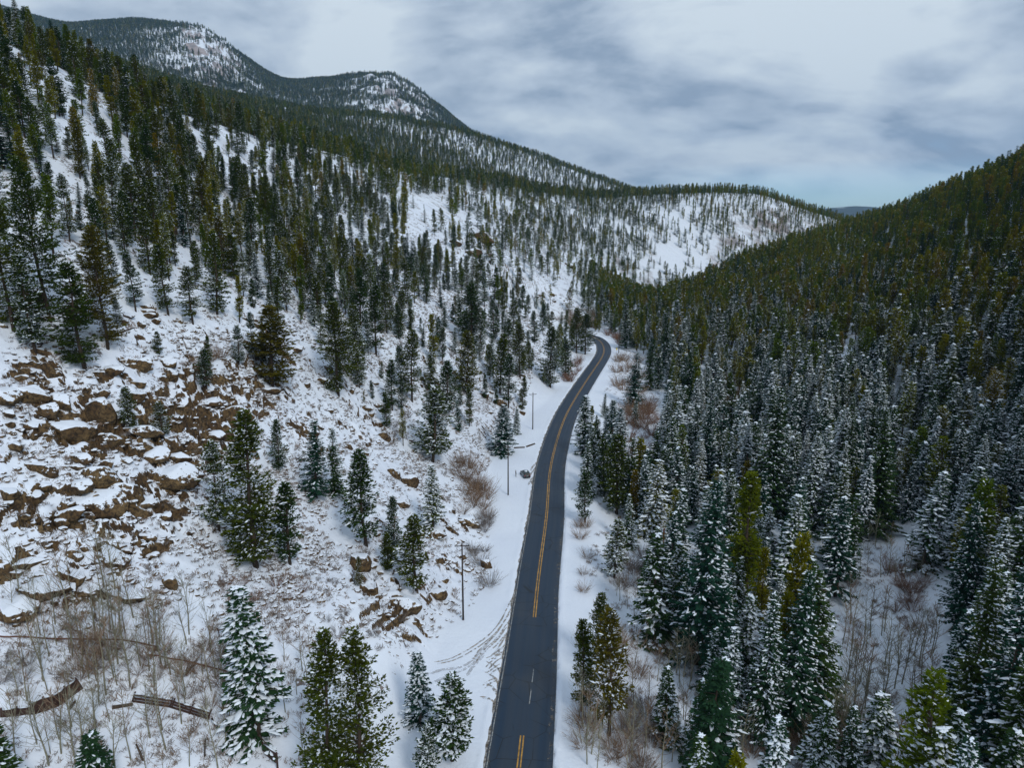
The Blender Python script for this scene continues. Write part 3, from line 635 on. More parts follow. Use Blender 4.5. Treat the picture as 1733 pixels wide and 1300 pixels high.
# ------------------------------------------------------------------ hero trees, placed as in the photograph: base pixel, top pixel
# (px, base_py, top_py, style, proto, width factor, label)
HERO = [
 (432, 958, 693, 'pine', 2, 1.25, 'tallest broad pine in front of the rocky slope, with a small pine on each side'),
 (492, 955, 815, 'pine', 1, 1.1, 'small thin pine just right of the tallest broad pine on the rocky slope'),
 (372, 900, 745, 'pine', 4, .9, 'slim pine with sparse snow at the left elbow of the tallest broad pine'),
 (536, 842, 708, 'spruce', 1, 1.1, 'left and taller one of the close pair of pointed pines above the small thin pine'),
 (566, 840, 724, 'spruce', 1, .95, 'right and shorter one of the close pair of pointed pines above the small thin pine'),
 (620, 925, 762, 'pine', 3, 1.15, 'bushy pine alone on open snow midway between the rocks and the road'),
 (733, 905, 785, 'spruce', 4, 1.05, 'snow laden spruce beside the russet bushes left of the pull-out'),
 (705, 1003, 872, 'pine', 3, 1.25, 'dense dark pine among brown rocks left of the nearest utility pole'),
 (733, 782, 655, 'pine', 4, 1.45, 'wide snowy pine with a full crown on the slope above the snow laden spruce'),
 (755, 700, 610, 'pine', 2, 1.2, 'round topped pine directly behind the wide snowy pine'),
 (850, 768, 684, 'spruce', 3, 1.6, 'dark full spruce standing over the second utility pole by the pull-out'),
 (873, 735, 690, 'spruce', 4, 1.2, 'small snowy spruce half hidden behind the dark full spruce at the pull-out'),
 (573, 668, 508, 'pine', 1, 1.15, 'tall green pine with a bare lower trunk left of the slope centre'),
 (462, 655, 518, 'pine', 0, 1.7, 'very dark wide pine above the ledge at the centre of the left slope'),
 (143, 625, 445, 'pine', 0, 1.2, 'big dark pine at the upper edge of the rock ledges'),
 (182, 590, 380, 'pine', 1, 1.0, 'tall pine touching the right side of the big dark pine above the ledges'),
 (369, 533, 392, 'pine', 2, .9, 'straight slender pine on open snow of the upper left slope'),
 (284, 533, 412, 'pine', 1, .95, 'upright pine left of the straight slender pine on the upper slope'),
 (230, 527, 425, 'pine', 3, .95, 'shorter pine third to the left of the straight slender pine'),
 (326, 548, 450, 'pine', 3, 1.1, 'low brownish pine between the upright pine and the straight slender pine'),
 (85, 545, 262, 'pine', 1, .8, 'very tall pine near the left edge rising above all its neighbours'),
 (22, 560, 300, 'pine', 0, .85, 'tall dark pine at the left edge of the view beside a boulder'),
 (60, 600, 430, 'pine', 4, 1.0, 'snow dusted pine low at the left edge above the ledges'),
 (636, 600, 482, 'pine', 1, .95, 'pine with a thin crown right of the tall green pine'),
 (612, 560, 455, 'pine', 0, .9, 'olive pine behind the thin crowned pine'),
 (797, 590, 478, 'pine', 1, 1.3, 'double crowned olive pine high on the slope left of the road'),
 (790, 665, 560, 'pine', 2, 1.2, 'leafy pine just below the double crowned olive pine'),
 (697, 680, 560, 'pine', 3, 1.0, 'pine with snow tufts left of the leafy pine'),
 (930, 655, 552, 'pine', 2, 1.3, 'full pine closest to the road verge below the bend'),
 (957, 640, 575, 'pine', 2, 1.1, 'smaller pine wedged between the full verge pine and the bend'),
 (880, 640, 545, 'pine', 1, 1.0, 'olive pine two crowns left of the full verge pine'),
 (845, 665, 565, 'pine', 1, 1.0, 'green pine on brown soil above the second utility pole'),
 (860, 690, 600, 'pine', 3, .9, 'pale green pine in front of the olive verge group'),
 (975, 598, 520, 'pine', 0, 1.2, 'left tree of the dark pair hiding the inside of the road bend'),
 (990, 600, 530, 'pine', 0, 1.3, 'right tree of the dark pair hiding the inside of the road bend'),
 (440, 1250, 985, 'spruce', 4, 1.15, 'heavily snow laden fir with a crooked crown above the plank fence'),
 (560, 1395, 1078, 'pine', 3, .95, 'tall dark green pine at the bottom edge left of the road'),
 (618, 1390, 1065, 'pine', 4, .9, 'tall dusted pine at the bottom edge touching its darker neighbour'),
 (712, 1225, 1103, 'spruce', 4, 1.25, 'small blue green spruce in the snow by the junction tracks'),
 (765, 1290, 1142, 'pine', 5, 1.5, 'squat pine with thick snow pads beside the road at the bottom'),
 (722, 1320, 1225, 'pine', 5, 1.2, 'little snow covered pine in front of the small blue green spruce'),
 (170, 1370, 1234, 'spruce', 1, 1.7, 'dark spruce crown rising from the bottom edge below the plank fence'),
 (8, 1380, 1212, 'spruce', 2, 1.6, 'dark spruce cut by the bottom left corner'),
 (655, 965, 903, 'pine', 0, 1.3, 'short dark pine on brown earth between two taller pines'),
 (270, 600, 560, 'pine', 0, 1.3, 'tiny dark pine on top of the upper ledge'),
 (222, 735, 655, 'pine', 3, 1.3, 'crooked pine growing out of the rock ledges'),
 (275, 745, 680, 'pine', 4, 1.5, 'snowy little pine in the middle of the rock ledges'),
 (350, 660, 590, 'pine', 3, 1.2, 'thin greyish pine right of the small boulders'),
 (405, 620, 550, 'pine', 4, 1.0, 'thin snowy pine left of the very dark wide pine'),
 # right of the road
 (985, 1205, 1052, 'pine', 1, .85, 'left one of the two long trunked pines on the right verge'),
 (1030, 1245, 1028, 'pine', 3, .85, 'right and taller one of the two long trunked pines on the right verge'),
 (1012, 1130, 1003, 'pine', 2, .9, 'pine peeping out behind the two long trunked pines on the verge'),
 (1180, 1125, 805, 'spruce', 2, 1.05, 'tallest slender spruce in the right foreground with a dark trunk'),
 (1302, 880, 652, 'spruce', 1, 1.0, 'big dark spruce standing above the snowy trees of the valley floor'),
 (1197, 1340, 1110, 'spruce', 0, 1.2, 'dense dark conical spruce at the bottom edge with almost no snow'),
 (1470, 1315, 1168, 'spruce', 5, 1.4, 'small spruce with a white cap of snow at the bottom right'),
 (1128, 1255, 1130, 'spruce', 3, 1.1, 'slim spruce among bare saplings left of the dense dark cone'),
 (1040, 980, 880, 'pine', 5, 1.3, 'snowy bush shaped pine beside the purple willow on the right verge'),
 (1110, 1085, 905, 'spruce', 3, 1.3, 'pair forming snowy spruce directly left of the tallest slender spruce'),
 (1482, 905, 690, 'spruce', 0, 1.0, 'dark narrow spruce left of the snow lane'),
 (1262, 1030, 800, 'lodge', 0, 1.1, 'pine with a yellowish brown top in the right foreground'),
 (1562, 965, 795, 'spruce', 4, 1.25, 'white dusted spruce just left of the snow lane'),
 (1412, 1010, 838, 'spruce', 2, 1.05, 'green spruce at the head of the sapling clearing'),
 (1625, 1300, 935, 'spruce', 2, .75, 'tall straight trunked spruce on the right side of the snow lane'),
 (1690, 1330, 955, 'spruce', 3, .95, 'broad dusted spruce near the bottom right corner'),
 (1712, 1120, 770, 'spruce', 2, .9, 'tallest dusted spruce at the right edge'),
 (990, 768, 668, 'spruce', 3, 1.3, 'pointed spruce leaning over the right road edge below the bend'),
 (1003, 800, 720, 'spruce', 3, 1.1, 'snowy spruce in front of the pointed road edge spruce'),
 (1042, 870, 738, 'pine', 1, 1.25, 'dark green pine right of the road across from the parked car'),
 (1022, 840, 745, 'pine', 2, 1.0, 'yellowish pine left of the dark green pine across from the car'),
 (990, 885, 795, 'pine', 3, 1.0, 'thin pine on the right verge nearest the asphalt'),
 (1165, 692, 592, 'spruce', 0, 1.2, 'dark spruce above the russet willows right of the bend'),
 (1098, 660, 572, 'spruce', 0, 1.1, 'dark spruce between the two willow thickets'),
 (1127, 620, 528, 'spruce', 0, 1.1, 'tall dark spruce behind the willow thicket at the bend'),
 (1072, 690, 595, 'spruce', 1, 1.1, 'spruce at the near edge of the willow thicket'),
 (1060, 590, 500, 'spruce', 1, 1.0, 'spruce on the outer side of the road bend beside the far pole'),
 (1018, 535, 478, 'spruce', 1, 1.1, 'spruce on the far bank straight above the bend'),
 (1335, 1240, 960, 'spruce', 2, .95, 'tall spruce with a brown lower trunk in the right foreground'),
 (1290, 1260, 1000, 'spruce', 3, .9, 'snow streaked spruce left of the tall brown trunked spruce'),
 (1375, 900, 730, 'spruce', 5, 1.1, 'whitest spruce of the valley floor'),
 (1135, 850, 700, 'spruce', 3, 1.1, 'snowy spruce left of the big dark spruce'),
 (1190, 830, 675, 'spruce', 2, 1.0, 'green spruce second to the left of the big dark spruce'),
 (1100, 905, 775, 'spruce', 5, 1.2, 'thickly snowed spruce right of the dark green roadside pine'),
 (1380, 1330, 1180, 'spruce', 4, 1.3, 'brownish snow spotted spruce at the bottom beside the white capped one'),
]
OCC = []          # (x, y, radius) already taken
things = {'pine': [], 'spruce': []}
rkeep = random.Random(3)
def place_tree(x, y, z, H, style, pi, wf, label=None, group=None):
    kind = 'spruce' if style == 'spruce' else 'pine'
    if H > 20.5 and style == 'spruce': style = 'tall_spruce'; pi = {0: 0, 1: 1, 2: 1, 3: 2, 4: 3, 5: 3}[pi]
    elif H > 19.5 and style == 'pine': style = 'tall_pine'; pi = 0 if pi < 2 else 1
    s, tm, cm, wm, lm = PROTO[style][pi]
    e = empty(kind+'_tree', (x, y, z), rkeep.uniform(0, 6.28)); sc = H/HREF[style]; e.scale = (sc*wf, sc*wf, sc); e.rotation_euler[0] = rkeep.gauss(0, .022); e.rotation_euler[1] = rkeep.gauss(0, .022)
    link('trunk', tm, e); link('crown', cm, e)
    things[kind].append(dict(o=e, x=x, y=y, z=z, H=H, style=style, pi=pi, wf=wf, label=label)); OCC.append((x, y, 1.4))
    return e
HLAND = []
for px, pb, pt, st, pi, wf, lab in HERO:
    x, y, z = hit(px, min(pb, 1299) if pb > 1299 else pb)
    if pb > 1299:
        az, tt = ray(px, pb); # below the frame: follow the ray down to the ground
        x, y, z = hit(px, pb)
    _, _, dep = project(x, y, z); pxx, pyy, _ = project(x, y, z)
    # height so that the top reaches the top pixel
    lo, hi = 1.0, 60.0
    for _ in range(30):
        mid = (lo+hi)/2; _, p2, _ = project(x, y, z+mid)
        if p2 > pt: lo = mid
        else: hi = mid
    H = (lo+hi)/2
    print('hero', px, pb, 'H=%.1f r=%.0f z=%.1f' % (H, math.hypot(x, y), z))
    place_tree(x, y, z-0.1, H, st, pi, wf*1.22, lab)

# ------------------------------------------------------------------ the woods
def inpoly(px, py, P):
    ins = np.zeros(px.shape, bool); n = len(P); j = n-1
    for i in range(n):
        xi, yi = P[i]; xj, yj = P[j]
        c = ((yi > py) != (yj > py)) & (px < (xj-xi)*(py-yi)/((yj-yi)+1e-9)+xi); ins ^= c; j = i
    return ins
def jitter_ring(r0, r1, sp, a0=-47, a1=47):
    """jittered square grid inside a polar sector"""
    n = int(2*r1/sp)+2; g = (np.arange(n)-n/2)*sp; X, Y = np.meshgrid(g, np.arange(int(r1/sp)+2)*sp)
    X = X + rng.uniform(-.48, .48, X.shape)*sp; Y = Y + rng.uniform(-.48, .48, Y.shape)*sp
    X = X.ravel(); Y = Y.ravel(); r = np.hypot(X, Y); a = np.degrees(np.arctan2(X, Y))
    k = (r >= r0) & (r < r1) & (a > a0) & (a < a1); return X[k], Y[k]
PTS = []   # x y z H style pi wf
CREEK = [(1395, 1330), (1420, 1100), (1440, 900), (1500, 880), (1580, 880), (1625, 1000), (1600, 1330)]
LANE = [(1520, 730), (1560, 730), (1560, 800), (1520, 800)]
BRUSH = [(1035, 590), (1095, 600), (1125, 700), (1135, 800), (1060, 860), (1030, 760), (1030, 690)]
SAPL = [(960, 1000), (1080, 960), (1100, 1120), (1120, 1400), (930, 1400), (940, 1100)]
for (r0, r1, sp) in ((62, 330, 3.9), (330, 660, 4.3), (660, 1250, 5.6), (1250, 2100, 8.0), (2500, 4700, 10.5)):
    X, Y = jitter_ring(r0, r1, sp); Z = ground(X, Y); px, py, dep = project(X, Y, Z); r = np.hypot(X, Y)
    n = len(X); U = rng.random(n)
    if r1 <= 660: D, I = road_dist(X, Y)
    else: D = np.where(px > 1010, 50, -50)*1.0
    right = np.where(r > 395, px > 1012, D > 0) if r1 <= 660 else (px > 1150)
    nz = fbm(X/28, Y/28, 3, 90)
    # right hand forest
    dr = np.where(py > 520, .80, .90)
    dr = np.where((r < 230) & (py > 640), .60, dr); dr = np.where((r < 130), .50, dr); dr = dr*np.clip(1+nz*.7, .5, 1.1)
    dr = np.where((px > 1560) & (py > 650), .8, dr)
    dr = np.where(inpoly(px, py, CREEK), .015, dr); dr = np.where(inpoly(px, py, LANE), .1, dr)
    dr = np.where(inpoly(px, py, BRUSH), .05, dr); dr = np.where(inpoly(px, py, SAPL), .05, dr)
    dr = np.where((px > 1180) & (px < 1260) & (py > 620) & (py < 730), .35, dr)
    verge = np.interp(py, [540, 600, 700, 800, 1000], [9, 16, 9, 8, 10])
    dr = np.where(np.abs(D) < verge, 0, dr)
    # left slope
    dl = np.interp(py, [-100, 150, 330, 480, 560, 700, 900, 1000, 1300], [.74, .66, .52, .40, .32, .24, .09, .02, .0])
    dl = dl*np.interp(px, [0, 350, 600, 720, 1000], [1, 1, .95, .6, .55])
    dl = dl*np.clip(1+nz*1.6, .25, 1.9)
    dl = np.where((px < 350) & (py > 600), dl*.3, dl)
    dl = np.where((px > 690) & (px < 760) & (py > 330) & (py < 430), dl*.15, dl)
    dl = np.where((px > 550) & (py > 450) & (py < 720), dl*1.15, dl)
    dl = np.where(np.abs(D) < np.interp(py, [560, 620, 700, 780, 800, 1000], [9, 9, 14, 22, 24, 22]), 0, dl)
    p = np.where(right, dr, dl)
    if r0 >= 660:
        crest = np.interp(px, [600, 1000, 1100, 1300, 1400], [270, 334, 327, 325, 366])
        close = np.exp(-np.maximum(0, py-crest)/22)
        fld = np.clip(.66+nz*1.6, .12, 1)
        fld = np.where((px > 1090) & (px < 1330) & (py > 360), np.clip(.50+nz*1.9, .10, 1), fld)
        p = np.where(px < 1440, np.maximum(fld, close*1.0), .95)
    if r0 >= 1250: p = np.clip(.80+nz*.6, .3, 1)
    if r0 >= 2500:
        nz2 = fbm(X/160, Y/160, 4, 95)
        p = np.clip(.92+nz2*.8, .2, 1)
        jx = px + nz2*90 + nz*40; jy = py + nz*25
        rocky = ((jx > 300) & (jx < 410) & (jy > 30) & (jy < 112)) | ((jx > 610) & (jx < 740) & (jy > 122) & (jy < 200) & (nz > -.05))
        p = np.where(rocky, .20, p)
        p = np.where(px > 1000, 0.0, p)
    k = U < p
    X, Y, Z, px, py, r, right, nz, D = [q[k] for q in (X, Y, Z, px, py, r, right, nz, D)]
    n = len(X); u = rng.random(n); v = rng.random(n)
    H = np.where(right, np.interp(r, [80, 200, 300, 600], [19, 15.5, 13, 11.5]), np.interp(r, [90, 250, 600], [10.5, 12, 12]))
    H = H*np.clip(rng.normal(.92, .24, n), .38, 1.32)
    H = np.where((r < 330) & (v < .12) & ~right, H*.5, H)
    if r0 >= 660: H = rng.uniform(8, 14, n)
    if r0 >= 2500: H = rng.uniform(12, 20, n)
    snowhill = np.interp(py, [300, 420, 520, 640, 760], [.0, .06, .26, .68, .95])      # upper right hill has shed its snow
    for i in range(n):
        if right[i]:
            s = snowhill[i]
            if u[i] < .75*s+.15: st = 'spruce'; pi = int(np.clip(round(v[i]*4.2*s+ .9*s + .1), 0, 5))
            elif u[i] < .15+.75*s+.6: st = 'lodge'; pi = int(np.clip(round(v[i]*3.2*s+.3), 0, 3))
            else: st = 'spruce'; pi = 0
        else:
            if r0 >= 660: st = 'pine' if u[i] < .35 else ('lodge' if u[i] < .6 else 'spruce'); pi = int(v[i]*2.9) if st != 'spruce' else int(v[i]*2.2)
            else:
                th = .72 if py[i] > 480 else .48; st = 'pine' if u[i] < th else ('lodge' if u[i] < .86 else 'spruce'); pi = int(v[i]**1.2*(5.0 if st == 'pine' else 3.2))
                if py[i] < 330 and pi > 2: pi -= 2
        PTS.append((X[i], Y[i], Z[i]-.15, H[i], st, pi, (.80+.45*((v[i]*7.3) % 1))*(1.6 if r0 >= 2500 else (1.25 if r0 >= 1250 else 1))*((1.18 if r[i] < 230 else 1.28) if (right[i] and r0 < 660) else 1.08)))
print('forest points', len(PTS))
# keep clear of the placed trees
occ = np.array([(a, b) for a, b, c in OCC]); keep = []
pa = np.array([(p[0], p[1]) for p in PTS]); near_ = np.hypot(pa[:, 0], pa[:, 1]) < 420
for i in range(len(PTS)):
    if near_[i] and (np.hypot(occ[:, 0]-pa[i, 0], occ[:, 1]-pa[i, 1]) < 2.6).any(): continue
    keep.append(i)
PTS = [PTS[i] for i in keep]
# no tree may hide the placed ones or the road: drop those whose crown covers a hero's middle from in front
P = np.array([(p[0], p[1], p[2], p[3]) for p in PTS]); pb = project(P[:, 0], P[:, 1], P[:, 2]); ptp = project(P[:, 0], P[:, 1], P[:, 2]+P[:, 3])
drop = np.zeros(len(P), bool)
rxy = [(RC[i, 0]+RN[i, 0]*o_, RC[i, 1]+RN[i, 1]*o_) for i in range(0, len(RC), 4) if RC[i, 1] < 385 for o_ in (-6.5, -3, 0, 3, 5.5)]
rx = np.array(rxy); rpx = project(rx[:, 0], rx[:, 1], np.zeros(len(rx)))
guards = [(a, b, c, 0.9) for a, b, c in zip(*rpx)]
for t_ in things['pine']+things['spruce']:
    for f in (.25, .55, .85):
        a, b, c = project(t_['x'], t_['y'], t_['z']+t_['H']*f); guards.append((float(a), float(b), float(c), .55 if t_['y'] > 150 else .8))
for gx_, gy_, gd, ff in guards:
    wpx = F*P[:, 3]*.12/pb[2]
    drop |= (pb[2] < gd-2) & (np.abs(pb[0]-gx_) < wpx*ff+2) & (ptp[1] < gy_+3) & (pb[1] > gy_)
drop &= np.hypot(P[:, 0], P[:, 1]) < 420
PTS = [p for p, d in zip(PTS, drop) if not d]; P = P[~drop]
# visible and largest
px, py, dep = project(P[:, 0], P[:, 1], P[:, 2]); tx, ty, _ = project(P[:, 0], P[:, 1], P[:, 2]+P[:, 3])
size = P[:, 3]*F/dep
inv = (px > 5) & (px < 1728) & (ty > 0) & (ty < 1285) & (dep < 600)
for kind, cap in (('pine', 300), ('spruce', 300)):
    idx = [i for i in np.argsort(-size) if inv[i] and PTS[i] and (PTS[i][4] == 'spruce') == (kind == 'spruce')]
    take = idx[:cap-len(things[kind])]
    for i in take:
        a = PTS[i]; place_tree(a[0], a[1], a[2], a[3], a[4], a[5], a[6]); PTS[i] = None
PTS = [p for p in PTS if p]

# ------------------------------------------------------------------ the rest of each kind as one object (points + instances)
def scatter(name, label, cat, rows, meshes, kind='stuff'):
    """rows: (x, y, z, sx, sz, mesh index); one object, instances of a few shared meshes"""
    me = bpy.data.meshes.new(name); A = np.array(rows, dtype=np.float64); n = len(A)
    me.vertices.add(n); me.vertices.foreach_set('co', A[:, :3].astype(np.float32).ravel())
    a = me.attributes.new('variant', 'INT', 'POINT'); a.data.foreach_set('value', A[:, 5].astype(np.int32))
    a = me.attributes.new('size', 'FLOAT_VECTOR', 'POINT'); a.data.foreach_set('vector', np.stack([A[:, 3], A[:, 3], A[:, 4]], 1).astype(np.float32).ravel())
    a = me.attributes.new('turn', 'FLOAT_VECTOR', 'POINT'); rot = np.zeros((n, 3)); rot[:, 2] = rng.uniform(0, 6.283, n); rot[:, :2] = rng.normal(0, .03, (n, 2))
    a.data.foreach_set('vector', rot.astype(np.float32).ravel())
    ng = bpy.data.node_groups.new(name, 'GeometryNodeTree')
    ng.interface.new_socket('Geometry', in_out='INPUT', socket_type='NodeSocketGeometry'); ng.interface.new_socket('Geometry', in_out='OUTPUT', socket_type='NodeSocketGeometry')
    gi = ng.nodes.new('NodeGroupInput'); go = ng.nodes.new('NodeGroupOutput'); jn = ng.nodes.new('GeometryNodeJoinGeometry')
    def attr(nm, ty):
        q = ng.nodes.new('GeometryNodeInputNamedAttribute'); q.data_type = ty; q.inputs[0].default_value = nm
        return [s for s in q.outputs if s.enabled][0]
    va = attr('variant', 'INT'); si = attr('size', 'FLOAT_VECTOR'); tu = attr('turn', 'FLOAT_VECTOR')
    e2r = ng.nodes.new('FunctionNodeEulerToRotation'); ng.links.new(tu, e2r.inputs[0])
    for i, mm in enumerate(meshes):
        if not (A[:, 5] == i).any(): continue
        ob = bpy.data.objects.new(mm.name, mm)
        oi = ng.nodes.new('GeometryNodeObjectInfo'); oi.inputs['Object'].default_value = ob; oi.inputs['As Instance'].default_value = True
        cmp_ = ng.nodes.new('FunctionNodeCompare'); cmp_.data_type = 'INT'; cmp_.operation = 'EQUAL'
        ins = [s for s in cmp_.inputs if s.enabled]; ng.links.new(va, ins[0]); ins[1].default_value = i
        iop = ng.nodes.new('GeometryNodeInstanceOnPoints')
        ng.links.new(gi.outputs[0], iop.inputs['Points']); ng.links.new([s for s in cmp_.outputs if s.enabled][0], iop.inputs['Selection'])
        ng.links.new(oi.outputs['Geometry'], iop.inputs['Instance']); ng.links.new(e2r.outputs[0], iop.inputs['Rotation']); ng.links.new(si, iop.inputs['Scale'])
        ng.links.new(iop.outputs[0], jn.inputs[0])
    ng.links.new(jn.outputs[0], go.inputs[0])
    o = link(name, me); md = o.modifiers.new('scatter', 'NODES'); md.node_group = ng
    return tag(o, label, cat, kind=kind)
for kind, lab in (('pine', 'far dense mass of pines covering the ridges and upper slopes'), ('spruce', 'far dense mass of spruces filling the valley side and ridges')):
    ms = []; rows = []
    styles = ['spruce'] if kind == 'spruce' else ['pine', 'lodge']
    for s in styles:
        off = len(ms); ms += [a[3] for a in PROTO[s]] + [a[4] for a in PROTO[s]]; nP = len(PROTO[s])
        for p in PTS:
            if p[4] != s: continue
            r = math.hypot(p[0], p[1]); sc = p[3]/H0
            rows.append((p[0], p[1], p[2], sc*p[6]*(1.0 if r < 420 else 1.15), sc, off + p[5] + (nP if r > 420 else 0)))
    print(kind, 'stuff', len(rows))
    scatter(kind+'_forest', lab, 'forest', rows, ms)
# ================================================================== bare saplings and willows
def bare_tree(seed, H):
    rr = random.Random(seed); T = MB(); B = MB(); n = 7
    bx, by = rr.uniform(-.05, .05), rr.uniform(-.05, .05); ph = rr.random()*6
    def ax(z): return Vector((bx*z+.10*math.sin(z*.7+ph), by*z+.10*math.cos(z*.6+ph), z))
    T.tube([ax(H*k/n)-Vector((0, 0, .6 if k == 0 else 0)) for k in range(n+1)], [.085*(1-.88*k/n) for k in range(n+1)], 5)
    for i in range(22):
        t = rr.uniform(.28, .98); a = rr.random()*6.283; L_ = H*(1-t)*.42+rr.uniform(.3, .7); el = rr.uniform(.5, 1.15)
        d = Vector((math.cos(a)*math.cos(el), math.sin(a)*math.cos(el), math.sin(el))); o = ax(H*t)
        m1 = o+d*L_*.5+Vector((0, 0, .05)); m2 = o+d*L_+Vector((0, 0, .18*L_)); B.tube([o, m1, m2], [.026, .018, .007], 3, cap=False)
        for j in range(3):
            f = rr.uniform(.25, .95); p = o+(m2-o)*f; dd = (d+Vector((rr.uniform(-.8, .8), rr.uniform(-.8, .8), rr.uniform(-.1, .8)))).normalized()
            B.tube([p, p+dd*L_*rr.uniform(.25, .5)], [.012, .005], 3, cap=False)
    return T, B
def shrub(seed, H, n, spread):
    rr = random.Random(seed); B = MB()
    for i in range(n):
        a = rr.random()*6.283; el = rr.uniform(.75, 1.5)-spread*.3; L_ = H*rr.uniform(.6, 1.05); d = Vector((math.cos(a)*math.cos(el), math.sin(a)*math.cos(el), math.sin(el)))
        o = Vector((math.cos(a), math.sin(a), 0))*rr.uniform(0, .5*spread*H*.3); m1 = o+d*L_*.5; m2 = o+d*L_*.95+Vector((0, 0, .15*L_))
        B.tube([o-Vector((0, 0, .3)), m1, m2], [.022, .015, .006], 3, cap=False)
        for j in range(7):
            f = rr.uniform(.3, 1); p = m1+(m2-m1)*(f*2-1) if f > .5 else o+(m1-o)*f*2
            dd = (d+Vector((rr.uniform(-.9, .9), rr.uniform(-.9, .9), rr.uniform(-.2, .7)))).normalized()
            B.tube([p, p+dd*L_*rr.uniform(.15, .35)], [.010, .004], 3, cap=False)
    return B
BT = []
for i in range(6):
    T, B = bare_tree(500+i, 8.0); BT.append((T.mesh('aspen_trunk_%d' % i, M_aspen), B.mesh('aspen_branches_%d' % i, M_aspen if i % 2 else M_twig['brown'])))
SH = {}
for ci, c in enumerate(('brown', 'grey', 'red')):
    SH[c] = [shrub(600+10*ci+i, 2.6, 55, .9+.2*i).mesh('shrub_%s_%d' % (c, i), M_twig[c]) for i in range(3)]
things['bare_tree'] = []; things['bare_shrub'] = []; things['boulder'] = []
def put_bare(x, y, H, lab=None):
    z = gz(x, y); i = rnd.randrange(6); e = empty('bare_tree', (x, y, z-.05), rnd.random()*6.28); s = H/8.0; e.scale = (s*rnd.uniform(.9, 1.3),)*2+(s,)
    link('trunk', BT[i][0], e); link('branches', BT[i][1], e); things['bare_tree'].append(dict(o=e, x=x, y=y, z=z, H=H, var=i, label=lab))
def put_shrub(x, y, H, c, lab=None):
    z = gz(x, y); o = link('bare_shrub', rnd.choice(SH[c]), None, (x, y, z-.05)); o.rotation_euler = (0, 0, rnd.random()*6.28); s = H/2.6; o.scale = (s*1.15, s*1.15, s)
    things['bare_shrub'].append(dict(o=o, x=x, y=y, z=z, H=H, var=c, label=lab))
def fill_poly(poly, n, mind, put, tries=40, dmin=6.5):
    xs = [p[0] for p in poly]; ys = [p[1] for p in poly]; got = []; k = 0
    while len(got) < n and k < n*tries:
        k += 1; px = rnd.uniform(min(xs), max(xs)); py = rnd.uniform(min(ys), max(ys))
        if not inpoly(np.array([px]), np.array([py]), poly)[0]: continue
        az, t = ray(px, py)
        if t > -.1: continue
        r = (12-CAMH)/t
        x, y, z = hit(px, py)
        D, _ = road_dist(x, y)
        if abs(D[0]) < dmin: continue
        if any((x-a)**2+(y-b)**2 < mind*mind for a, b in got): continue
        got.append((x, y)); put(x, y)
bt = lambda lo, hi: (lambda x, y: put_bare(x, y, rnd.uniform(lo, hi)))
# bottom left grove
fill_poly([(0, 1010), (180, 990), (330, 1060), (400, 1120), (390, 1300), (250, 1380), (0, 1380)], 74, 1.0, bt(5, 9))
fill_poly([(100, 1060), (260, 1060), (300, 1160), (150, 1180)], 22, .7, bt(5, 8.5))
fill_poly([(480, 1120), (560, 1110), (690, 1250), (690, 1340), (480, 1340)], 14, 1.2, bt(4, 7))
# right hand clearings
fill_poly([(975, 1120), (1110, 1090), (1120, 1330), (975, 1330)], 34, 1.0, bt(5, 8.5))
fill_poly([(1110, 1130), (1260, 1120), (1260, 1330), (1110, 1330)], 26, 1.0, bt(5, 8.5))
fill_poly([(1370, 1040), (1590, 1060), (1560, 1330), (1330, 1330)], 80, .9, bt(6, 10))
fill_poly([(1430, 890), (1510, 880), (1560, 980), (1440, 1010)], 16, 1.0, bt(5, 8))
fill_poly([(1010, 980), (1090, 1000), (1090, 1080), (1010, 1080)], 8, 1.3, bt(4, 6))
def sh(c, lo, hi): return lambda x, y: put_shrub(x, y, rnd.uniform(lo, hi), c)
# willow thickets by the creek
fill_poly([(1038, 612), (1080, 602), (1100, 690), (1100, 735), (1050, 730)], 26, 2.2, sh('brown', 3.5, 5.5))
fill_poly([(1050, 690), (1115, 700), (1130, 800), (1050, 800)], 26, 2.0, sh('red', 2.5, 4.5))
fill_poly([(1010, 565), (1055, 572), (1050, 588), (1020, 572)], 10, 2.5, sh('red', 3, 4.5), dmin=9)
fill_poly([(945, 535), (1010, 530), (1012, 560), (950, 560)], 20, 2.5, sh('brown', 4, 7), dmin=3)
fill_poly([(1195, 640), (1260, 640), (1270, 720), (1200, 735)], 18, 2.5, sh('brown', 4, 7))
fill_poly([(955, 620), (985, 610), (975, 650), (950, 665)], 9, 1.5, sh('red', 2.5, 4), dmin=5.5)
fill_poly([(765, 780), (815, 790), (830, 880), (775, 870)], 16, 1.3, sh('brown', 2.5, 4.5))
fill_poly([(795, 870), (830, 880), (830, 1000), (800, 1000)], 12, 1.0, sh('grey', 1.6, 3))
fill_poly([(1050, 930), (1090, 930), (1090, 1000), (1050, 1000)], 6, 1.3, sh('grey', 2.6, 3.6))
fill_poly([(975, 870), (1000, 880), (1000, 1010), (985, 1010)], 7, 1.3, sh('brown', 1.5, 2.5), dmin=7)
fill_poly([(130, 1080), (380, 1100), (370, 1200), (130, 1150)], 22, 1.0, sh('brown', 1.4, 2.8))
fill_poly([(0, 1120), (60, 1120), (60, 1160), (0, 1160)], 4, 1.5, sh('grey', 1.5, 2.2))
fill_poly([(1250, 1190), (1430, 1180), (1430, 1290), (1250, 1290)], 26, 1.0, sh('brown', 2, 3.6))
fill_poly([(985, 1060), (1120, 1060), (1120, 1320), (985, 1320)], 22, 1.2, sh('brown', 1.6, 3.2))
fill_poly([(1040, 1190), (1110, 1200), (1110, 1300), (1040, 1300)], 8, 1.2, sh('grey', 1.4, 2.4))
